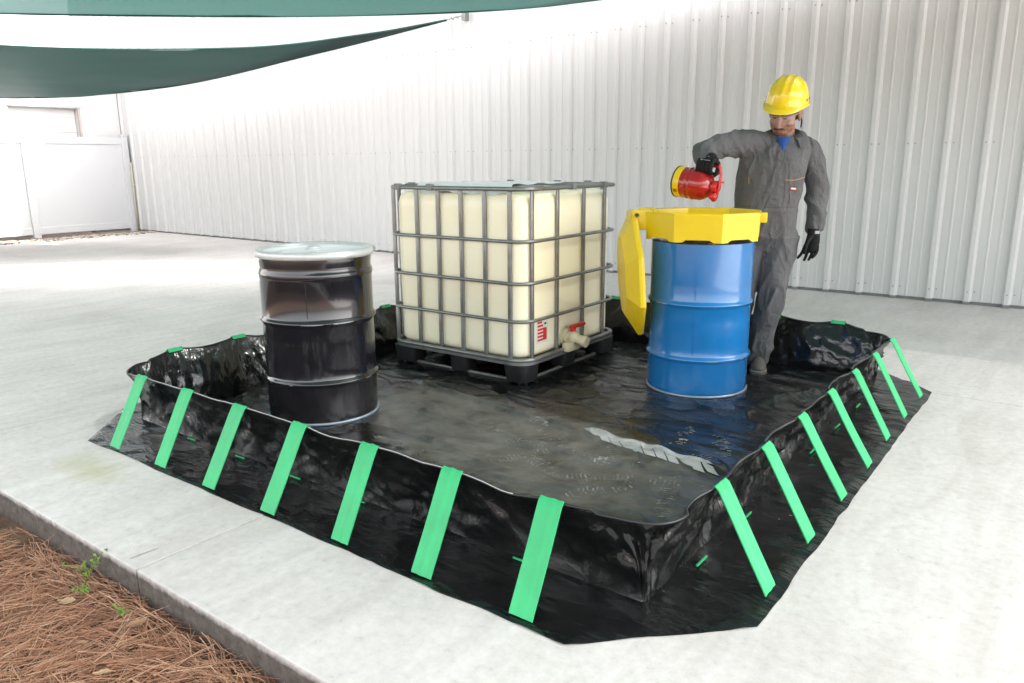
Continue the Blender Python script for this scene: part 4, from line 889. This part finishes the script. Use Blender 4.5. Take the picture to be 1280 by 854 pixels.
ntop = HM @ V((0, 0.022, -0.05)); b.tube([ntop, ntop.lerp(V((0.07, 0.012, 1.40)), 0.5), V((0.07, 0.012, 1.38))], [0.056, 0.056, 0.062], seg=18)
hd = remesh(b, 0.0042, 3, 0.5); heado = obj('body', hd, 'skin', per, smooth=True); heado['label'] = 'brown-skinned head and neck bowed towards the can'
def hpart(mb, name, m, **k): mb.v = [HM @ v for v in mb.v]; return mb.build(name, m, per, **k)
t = MB(); t.ell((0, 0.03, 0.005), (0.0775, 0.082, 0.075)); hpart(t, 'hair', 'hair_black', smooth=True)
t = MB(); t.tube([(-0.028, -0.086, -0.057), (-0.014, -0.100, -0.051), (0, -0.104, -0.0495), (0.014, -0.100, -0.051), (0.028, -0.086, -0.057)], [0.0035, 0.0065, 0.006, 0.0065, 0.0035], seg=8, rnd=True); hpart(t, 'moustache', 'hair_black', smooth=True)
t = MB(); t.ell((0, -0.0795, -0.100), (0.019, 0.0175, 0.014)); hpart(t, 'beard', 'beard_dark', smooth=True)
t = MB()
for s in (-1, 1): t.tube([(s * 0.014, -0.096, 0.026), (s * 0.03, -0.090, 0.032), (s * 0.046, -0.076, 0.027)], [0.003, 0.0036, 0.002], seg=6, rnd=True)
hpart(t, 'eyebrows', 'hair_black', smooth=True)
for s in (-1, 1):
    t = MB(); t.ell((s * 0.029, -0.0855, 0.004), (0.011, 0.006, 0.004)); hpart(t, 'eye', 'eye_dark', smooth=True)
t = MB(); t.tube([(-0.018, -0.0915, -0.0675), (0, -0.1005, -0.0675), (0.018, -0.0915, -0.0675)], [0.002, 0.0032, 0.002], seg=8, rnd=True); hpart(t, 'lips', 'lips', smooth=True)
# safety glasses
gl = MB(); rows = []
for j in range(6):
    zl = -0.022 + j * 0.009; row = []
    for i in range(21):
        a = -1.18 + 2.36 * i / 20; rr = 0.088 - 0.004 * abs(j - 2.5) / 2.5; row.append(V((rr * sin(a) * 0.93, -0.112 * cos(a) * 0.62 - 0.043 - 0.004 * cos(a * 2), zl + (0.012 if abs(i - 10) < 2 and j == 0 else 0))))
    rows.append(row)
gl.rings(rows, closed=False, cap=False); glo = hpart(gl, 'safety_glasses', 'clear_lens', smooth=True)
t = MB(); t.tube([p.copy() for p in rows[-1]], 0.0013, seg=6); hpart(t, 'glasses_brow_bar', 'glove_grey', smooth=True).parent = glo
for s in (0, -1):
    e = rows[-1][s].copy(); t = MB(); t.tube([e, V((0.082 * (-1 if s == 0 else 1), 0.0, 0.012)), V((0.08 * (-1 if s == 0 else 1), 0.03, -0.005))], 0.0022, seg=6); hpart(t, 'temple', 'glove_grey', smooth=True).parent = glo
t = MB(); t.tube([(0.080, 0.02, -0.012), (0.084, 0.035, -0.05), (0.078, 0.05, -0.09)], 0.0042, seg=6, rnd=True); hpart(t, 'glasses_cord', 'hair_black', smooth=True)
# hard hat
hat = MB(); rows = []; NA = 72
for k in range(17):
    ph = (pi / 2) * k / 16; row = []
    for j in range(NA):
        a = 2 * pi * j / NA; fr = max(0, -sin(a)); rr = cos(ph) ** 0.86
        x = 0.116 * rr * cos(a); y = 0.140 * rr * sin(a) + 0.008; z = 0.142 * sin(ph) ** 0.95
        rid = math.exp(-(x / 0.011) ** 2) * 0.005 + (math.exp(-((abs(x) - 0.040) / 0.007) ** 2)) * 0.0055
        nn = V((x / 0.116 ** 2, y / 0.14 ** 2, z / 0.142 ** 2)).normalized(); p = V((x, y, z)) + nn * rid * smooth(0.12, 0.5, sin(ph)) * smooth(0, 0.35, 1.0 if k > 2 else 0)
        row.append(p)
    rows.append(row)
brim = []
for e, dz in ((1.0, -0.004), (0.7, 0.002), (0.25, 0.001)):
    row = []
    for j in range(NA):
        a = 2 * pi * j / NA; fr = max(0, -sin(a)); ext = (0.010 + 0.050 * fr ** 3) * e; x = 0.116 * cos(a); y = 0.140 * sin(a) + 0.008
        nrm = V((cos(a) / 0.116, sin(a) / 0.14, 0)).normalized(); row.append(V((x, y, -0.006 - 0.016 * fr ** 3 * e + dz)) + nrm * ext)
    brim.append(row)
lip = [[p + V((0, 0, -0.004)) for p in brim[0]]]
inner = [[V((p.x * 0.965, p.y * 0.965, p.z - 0.004)) for p in rows[0]], [V((p.x * 0.95, p.y * 0.95, p.z + 0.02)) for p in rows[3]]]
hat.rings(list(reversed(inner)) + lip + brim + rows, cap=True)
HATM = HM @ Matrix.Translation((0, 0.016, 0.060)) @ Matrix.Rotation(radians(-7), 4, 'X') @ Matrix.Scale(0.94, 4)
hat.v = [HATM @ v for v in hat.v]; hato = hat.build('hard_hat', 'hat_yellow', per, angle=50)
for s in (-1, 1):
    for (ya, za) in ((-0.02, 0.018), (0.03, 0.018)):
        x = 0.1175 * sqrt(max(0, 1 - (ya / 0.14) ** 2)) - 0.001; t = MB(); t.box((s * x - 0.0015, ya + 0.008 - 0.004, za - 0.006), (s * x + 0.0015, ya + 0.008 + 0.004, za + 0.006))
        t.v = [HATM @ v for v in t.v]; t.build('hat_slot', 'print_black', hato)
# shirt and collar
bpy.context.view_layer.update()
t = MB(); rows = []
for k in range(15):
    e = k / 14; z = 1.434 - 0.082 * e; hw = 0.052 * (1 - e) + 0.0005; cxm = 0.044 - 0.030 * e; row = []
    for j in range(9):
        q = cxm + hw * (j / 4 - 1); yb = -0.088 - 0.085 * (1.434 - z) / 0.082 * 0.55
        row.append(V((q, min(yb, on_front(q, z, 0.004)[0].y if z < 1.395 else yb) + 0.025 * ((j / 4 - 1) ** 2) * (1 - e), z)))
    rows.append(row)
t.rings(rows, closed=False, cap=False); sh = t.build('shirt', 'shirt_blue', per, smooth=True)
t = MB(); t.tube([V((0.066 + 0.064 * cos(q * pi / 12), 0.006 + 0.058 * sin(q * pi / 12), 1.437 + 0.010 * sin(q * pi / 12))) for q in range(24)], 0.010, seg=8, closed=True, flat=1.6); t.build('shirt_neckband', 'shirt_blue', sh, smooth=True)
for s in (-1, 1):
    t = MB(); rows = []
    for k in range(13):
        a = radians(90 - s * (4 + k * 12.2) - 10)
        # run from the nape round the neck to the throat
        cx, cy = 0.064, 0.006; e = k / 12; ca, sa = cos(a), sin(a)
        zt = 1.498 - 0.060 * e ** 1.6; rin = 0.082 + 0.004 * e; pin = V((cx + ca * rin, cy + sa * rin * 0.92, zt))
        drop = 0.044 + 0.024 * smooth(0.6, 1, e); rout = rin + 0.046 + 0.022 * e
        po = V((cx + ca * rout, cy + sa * rout * 0.95 - 0.006 * e, zt - drop)); pm = pin.lerp(po, 0.45) + V((ca * 0.008, sa * 0.008, 0.010))
        lowin = V((cx + ca * (rin - 0.004), cy + sa * (rin - 0.004) * 0.92, zt - 0.05))
        rows.append([lowin, pin, pm, po])
    t.rings(rows, closed=False, cap=False); t.build('collar', 'coverall', covo, smooth=True)

# gloved hands
def hand_mesh(palm, fingers, voxel=0.0028):
    b = MB()
    for P, R_, fl, upv in palm: b.tube(P, R_, seg=16, flat=fl, upv=upv, rnd=True)
    for P, R_ in fingers:
        C = catmull(P, 4 * (len(P) - 1)); rr = catmull([(r, 0, 0) for r in R_], 4 * (len(P) - 1)); b.tube(C, [q.x for q in rr], seg=10, rnd=True)
    return remesh(b, voxel, 2, 0.5)
# left hand hanging, slightly curled, back of the hand outward
w0 = V((0.269, -0.048, 0.905)); 
palm = [([w0, V((0.264, -0.058, 0.858)), V((0.256, -0.068, 0.812)), V((0.250, -0.072, 0.785))], [0.036, 0.038, 0.043, 0.040], 0.52, (0.5, 0.85, 0))]
fg = []
for k, (dx, L_, cu) in enumerate([(-0.036, 0.074, 0.014), (-0.012, 0.088, 0.004), (0.012, 0.080, 0.012), (0.035, 0.062, 0.022)]):
    side = V((0.86, -0.50, 0)); c = V((0.250, -0.072, 0.790)) + side * dx; dn = (V((-0.20, -0.05, -1)) + side * dx * 4.5).normalized(); bk = V((-0.50, -0.20, -0.1))
    fg.append(([c, c + dn * L_ * 0.45, c + dn * L_ * 0.78 + bk * cu, c + dn * L_ + bk * cu * 2.6], [0.0112, 0.0100, 0.0094, 0.0080]))
fg.append(([V((0.240, -0.082, 0.850)), V((0.212, -0.100, 0.815)), V((0.200, -0.108, 0.780)), V((0.197, -0.108, 0.752))], [0.015, 0.0135, 0.012, 0.010]))
obj('glove', hand_mesh(palm, fg), 'glove_black', per, smooth=True)
t = MB(); rows = []
for z, k in ((0.896, 0.043), (0.884, 0.0425), (0.868, 0.041), (0.852, 0.040)):
    rows.append(hoop(0.2685 - (0.925 - z) * 0.1, -0.049 - (0.925 - z) * 0.2, z, k, k * 0.8, 0.5, n=20, sq=1))
t.rings(rows, cap=False); gc = t.build('glove_cuff', 'glove_black', per, smooth=True)
t = MB(); t.box((-0.016, -0.003, -0.009), (0.016, 0.003, 0.009), m=Matrix.Translation((0.270, -0.094, 0.874)) @ Matrix.Rotation(0.2, 4, 'Z'), bev=0.002); t.build('cuff_tab', 'glove_grey', gc)
# the red safety can, its own frame: axis from base to spout
CB = V((-0.600, -0.17, 1.185)); ax = V((0.74, -0.65, -0.12)).normalized(); wv = V((-0.65, -0.74, 0)).normalized(); cu_ = ax.cross(wv).normalized()
if cu_.z < 0: cu_ = -cu_
wv = ax.cross(cu_).normalized()
def CP(a, w, u): return CB + ax * a + wv * w + cu_ * u
hc = CP(0.172, 0, 0.112)
palm = [([V((-0.461, -0.245, 1.315)), V((-0.466, -0.275, 1.302)), hc + cu_ * 0.036 - wv * 0.012], [0.040, 0.041, 0.042], 0.85, None),
        ([hc + cu_ * 0.030 - ax * 0.036 - wv * 0.004, hc + cu_ * 0.030 + ax * 0.036 - wv * 0.004], [0.024, 0.024], 1.0, None)]
fg = []
for k, o_ in enumerate((-0.040, -0.0135, 0.013, 0.0395)):
    s_ = 1 - 0.06 * abs(k - 1.3); c = hc + ax * o_
    fg.append(([c + cu_ * 0.034 - wv * 0.004, c + cu_ * 0.026 + wv * 0.027, c - cu_ * 0.014 * s_ + wv * 0.040, c - cu_ * 0.040 * s_ + wv * 0.030, c - cu_ * 0.044 * s_ + wv * 0.008], [0.0150, 0.0142, 0.0132, 0.0122, 0.0108]))
fg.append(([hc + cu_ * 0.030 + ax * 0.030 - wv * 0.020, hc + cu_ * 0.012 + ax * 0.058 - wv * 0.012, hc - cu_ * 0.022 + ax * 0.064 + wv * 0.004, hc - cu_ * 0.048 + ax * 0.060 + wv * 0.012], [0.016, 0.0135, 0.012, 0.010]))
g2 = obj('glove', hand_mesh(palm, fg), 'glove_black', per, smooth=True)
t = MB(); t.tube([hc + cu_ * 0.046 + wv * 0.018 - ax * 0.04, hc + cu_ * 0.050 + wv * 0.022 + ax * 0.01], 0.0028, seg=6, rnd=True); t.tube([hc + cu_ * 0.030 + wv * 0.038 - ax * 0.03, hc + cu_ * 0.031 + wv * 0.040 + ax * 0.03], 0.0016, seg=6, rnd=True); t.build('glove_piping', 'glove_grey', g2, smooth=True)
# boots
def boot(cx, cy, yaw, name='boot'):
    Mx = Matrix.Translation((cx, cy, 0)) @ Matrix.Rotation(yaw, 4, 'Z'); b = MB(); rows = []
    for y, w, h0 in ((0.085, 0.028, 0.09), (0.075, 0.037, 0.115), (0.04, 0.041, 0.125), (0.0, 0.043, 0.12), (-0.04, 0.045, 0.098), (-0.09, 0.050, 0.080), (-0.14, 0.050, 0.070), (-0.175, 0.040, 0.060), (-0.192, 0.022, 0.045)):
        rows.append([V((w * cos(a) * (1 if sin(a) < 0.2 else 0.9), y, 0.022 + (h0 - 0.022) * max(0, (sin(a) + 0.25) / 1.25))) for a in [2 * pi * j / 18 for j in range(18)]])
    b.rings(rows); b.v = [Mx @ v for v in b.v]; me = remesh(b, 0.006, 2); o = obj(name, me, 'boot', per, smooth=True)
    s = MB(); out = []
    for z, k in ((0.0, 0.98), (0.004, 1.03), (0.024, 1.05), (0.028, 0.98)):
        out.append([Mx @ V((x * k, y * k - 0.05 * (1 - k), z)) for x, y in [(0.0, 0.092), (0.028, 0.086), (0.040, 0.06), (0.041, 0.0), (0.047, -0.08), (0.050, -0.14), (0.040, -0.18), (0.015, -0.198), (-0.015, -0.198), (-0.040, -0.18), (-0.050, -0.14), (-0.047, -0.08), (-0.041, 0.0), (-0.040, 0.06), (-0.028, 0.086)]])
    s.rings(out); s.build('sole', 'boot_sole', o, angle=40)
boot(0.0, 0.012, -0.30); boot(-0.165, 0.09, -0.15)

# safety can
PM = Matrix.Translation(PB) @ Matrix.Rotation(PRZ, 4, 'Z')
CMx = Matrix.Identity(4)
for i in range(3): CMx[i][0] = wv[i]; CMx[i][1] = (ax.cross(wv))[i]; CMx[i][2] = ax[i]; CMx[i][3] = CB[i]
can = empty('safety_can'); can.matrix_world = PM @ CMx; tag(can, 'red metal safety can with yellow base band, held over the drum', 'safety can')
sg = 1 if CMx.to_3x3().col[1].dot(cu_) > 0 else -1
Rc = 0.088
t = MB(); t.lathe([(Rc, 0.048), (Rc, 0.078), (Rc + 0.003, 0.083), (Rc, 0.088), (Rc, 0.108), (Rc + 0.003, 0.113), (Rc, 0.118), (Rc - 0.001, 0.160), (Rc - 0.010, 0.182), (Rc - 0.030, 0.204), (Rc - 0.052, 0.216), (0.028, 0.220), (0.028, 0.232)], 56); t.build('can_body', 'can_red', can, angle=40)
t = MB(); t.lathe([(Rc - 0.004, 0.006), (Rc + 0.001, 0.010), (Rc + 0.001, 0.048)], 56, cap=True); t.build('base_band', 'yellow_plastic', can, angle=40)
t = MB(); t.lathe([(Rc - 0.006, 0.0), (Rc + 0.003, 0.001), (Rc + 0.003, 0.008), (Rc - 0.003, 0.009)], 56); t.build('base_rim', 'print_black', can, smooth=True)
t = MB(); t.lathe([(0.034, 0.228), (0.036, 0.252), (0.032, 0.258), (0.0005, 0.259)], 28); t.build('spout_cap', 'lever_red', can, angle=40)
t = MB(); t.tube([(0, sg * 0.040, 0.200), (0, sg * 0.088, 0.255), (0, sg * 0.106, 0.250), (0, sg * 0.112, 0.228), (0, sg * 0.112, 0.18), (0, sg * 0.110, 0.140), (0, sg * 0.098, 0.128), (0, sg * 0.075, 0.126)], 0.0085, seg=10, rnd=True); t.build('handle', 'can_red', can, smooth=True)
t = MB(); t.box((-0.010, sg * 0.03 - 0.004, 0.254), (0.010, sg * 0.03 + 0.004, 0.285)); t.tube([(0.0, sg * 0.118, 0.246), (0.0, sg * 0.07, 0.262), (0.012, sg * 0.01, 0.268), (0.0, -sg * 0.045, 0.256)], 0.0105, seg=8, flat=0.6, rnd=True); t.build('spout_lever', 'lever_red', can, smooth=True)
t = MB(); t.tube([(0.02, -sg * 0.045, 0.226), (0.028, -sg * 0.062, 0.262)], [0.020, 0.022], seg=16); t.build('pour_spout', 'lever_red', can, smooth=True)
t = MB(); an0 = 0.55
t.box((Rc + 0.0012, -0.012, 0.016), (Rc + 0.0022, 0.012, 0.040), m=Matrix.Rotation(-sg * an0, 4, 'Z')); t.build('hazard_mark', 'brass', can)
t = MB()
for q in range(3): t.box((Rc + 0.0022, -0.008, 0.020 + q * 0.006), (Rc + 0.0030, 0.008, 0.022 + q * 0.006), m=Matrix.Rotation(-sg * an0, 4, 'Z'))
t.build('hazard_print', 'print_black', can)

# ------------------------------------------------------------------ pine straw bed, leaves and weeds
def straw_h(x, y):
    return -0.098 + 0.022 * fbm(V((x * 1.8, y * 1.8, 5)), 3) + 0.05 * smooth(-0.95, -2.0, y) - 0.012 * smooth(-2.0, -2.9, x)
bedm = MB(); rows = []
for j in range(36):
    y = -0.685 - j * 0.06; rows.append([V((-4.6 + i * 0.08, y, straw_h(-4.6 + i * 0.08, y) - 0.022)) for i in range(66)])
bedm.rings(rows, closed=False, cap=False); tag(bedm.build('straw_bed', 'soil', smooth=True), kind='structure')
rs = random.Random(11); VV = []; FF = []; TT = []
def needle(x, y, z, yaw, L_, tilt, bend, w, tint):
    n_ = 4; d = V((cos(yaw), sin(yaw), 0)); s = V((-sin(yaw), cos(yaw), 0)); base = len(VV)
    for k in range(n_ + 1):
        u = k / n_; q = V((x, y, z)) + d * (L_ * (u - 0.5)) + s * (bend * L_ * (4 * (u - 0.5) ** 2)); q.z += tilt * (u - 0.5) * L_ - 0.02 * abs(bend)
        hw = w * (1 - 0.55 * u ** 2); sd = s * hw + V((0, 0, hw * 0.35))
        VV.append(q - sd); VV.append(q + sd + V((0, 0, 0))); TT.extend((tint, tint))
    for k in range(n_): i = base + 2 * k; FF.append((i, i + 2, i + 3, i + 1))
for k in range(30000):
    x = rs.uniform(-4.2, -0.1); y = -0.70 - abs(rs.random() ** 0.8) * 1.25
    if x > -0.4 and y > -1.0 and rs.random() < 0.5: continue
    if -2.75 < x < -2.2 and y > -0.80 and rs.random() < 0.93: continue
    edge = y > -0.80
    flow = 2.2 * noise.noise(V((x * 1.3, y * 1.3, 2))) + 0.55; yaw0 = flow + rs.gauss(0, 0.75)
    if edge and rs.random() < 0.75: yaw0 = rs.gauss(0.0, 0.22)
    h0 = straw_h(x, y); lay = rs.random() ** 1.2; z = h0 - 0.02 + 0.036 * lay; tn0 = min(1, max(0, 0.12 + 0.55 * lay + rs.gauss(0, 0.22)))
    for q in range(rs.choice((1, 2, 3))):
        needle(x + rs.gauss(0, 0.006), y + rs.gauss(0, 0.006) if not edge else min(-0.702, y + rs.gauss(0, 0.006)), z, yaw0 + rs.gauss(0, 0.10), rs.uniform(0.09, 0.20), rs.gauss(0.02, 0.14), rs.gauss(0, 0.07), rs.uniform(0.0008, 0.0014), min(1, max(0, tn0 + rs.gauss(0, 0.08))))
for i, v in enumerate(VV):
    if v.y > -0.692 and v.z < 0.0: v.y = -0.692
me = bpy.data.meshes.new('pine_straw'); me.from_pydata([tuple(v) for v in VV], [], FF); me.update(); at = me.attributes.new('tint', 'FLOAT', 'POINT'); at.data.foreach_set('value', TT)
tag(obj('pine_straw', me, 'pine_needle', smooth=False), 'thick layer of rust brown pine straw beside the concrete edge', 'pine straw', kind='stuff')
def leaf(x, y, L_, w, yaw, curl, m, label):
    rows = []; n_ = 7
    for k in range(n_ + 1):
        u = k / n_; ww = w * sin(pi * min(0.98, u * 0.94 + 0.04)) ** 0.75 * (1 + 0.18 * (-1) ** k * (u > 0.2)); zc = curl * 0.6 * L_ * (u - 0.5) ** 2
        rows.append([V((L_ * (u - 0.5), s * ww, zc + abs(s) * w * 0.5 * curl + 0.004 * sin(5 * u))) for s in (-1, -0.5, 0, 0.5, 1)])
    o_ = empty('dead_leaf', (x, y, straw_h(x, y) + 0.018), yaw); o_.rotation_euler = (rs.uniform(-0.25, 0.25), rs.uniform(-0.3, 0.3), yaw)
    t = MB(); t.rings(rows, closed=False, cap=False); t.build('blade', m, o_, smooth=True)
    t = MB(); t.tube([(-L_ * 0.5, 0, curl * L_ * 0.25), (-L_ * 0.72, 0.004, curl * L_ * 0.3)], 0.0011, seg=5); t.build('stalk', m, o_)
    tag(o_, label, 'leaf', 'dead leaves on the pine straw')
LEAF = 'small curled tan dead leaf lying on the pine straw'
for k in range(14):
    x = rs.uniform(-3.3, -0.8); y = -0.74 - rs.random() ** 1.2 * 0.85
    leaf(x, y, rs.uniform(0.03, 0.06), rs.uniform(0.006, 0.012), rs.uniform(0, 6.28), rs.uniform(0.3, 1.1), rs.choice(('dead_leaf', 'dead_leaf_pale')), LEAF)
leaf(-1.68, -0.86, 0.062, 0.018, 0.4, 0.5, 'dead_leaf_pale', 'large pale lobed dead leaf below the green weed')
leaf(-1.35, -0.80, 0.060, 0.018, 1.4, 0.8, 'dead_leaf', 'broad brown curled dead leaf close to the concrete edge')
def weed(x, y, stems, h_, label):
    r = empty('weed_plant', (x, y, straw_h(x, y))); tag(r, label, 'weed')
    for k in range(stems):
        a = rs.uniform(0, 6.28); ln = rs.uniform(0.25, 0.7); P = [V((0, 0, 0)), V((cos(a) * ln * h_ * 0.4, sin(a) * ln * h_ * 0.4, h_ * 0.55)), V((cos(a) * ln * h_, sin(a) * ln * h_, h_ * rs.uniform(0.8, 1.1)))]
        C = catmull(P, 8); t = MB(); t.tube(C, 0.0012, seg=5); t.build('stem', 'weed_green', r)
        for q in range(2, 9):
            c = C[q]; yw = rs.uniform(0, 6.28); L_ = rs.uniform(0.012, 0.024); rows = []
            for i in range(5):
                u = i / 4; ww = L_ * 0.26 * sin(pi * (0.08 + 0.88 * u)); rows.append([c + Matrix.Rotation(yw, 3, 'Z') @ V((L_ * u, s * ww, 0.25 * L_ * sin(pi * u) + abs(s) * ww * 0.3)) for s in (-1, 0, 1)])
            t = MB(); t.rings(rows, closed=False, cap=False); t.build('leaf', 'weed_green', r, smooth=True)
weed(-1.80, -0.745, 4, 0.10, 'leafy green weed at the concrete edge, the taller one')
weed(-1.70, -0.80, 3, 0.045, 'low sprawling green weed next to the taller weed')
weed(-1.46, -0.79, 2, 0.035, 'tiny green sprout in the middle of the pine straw')
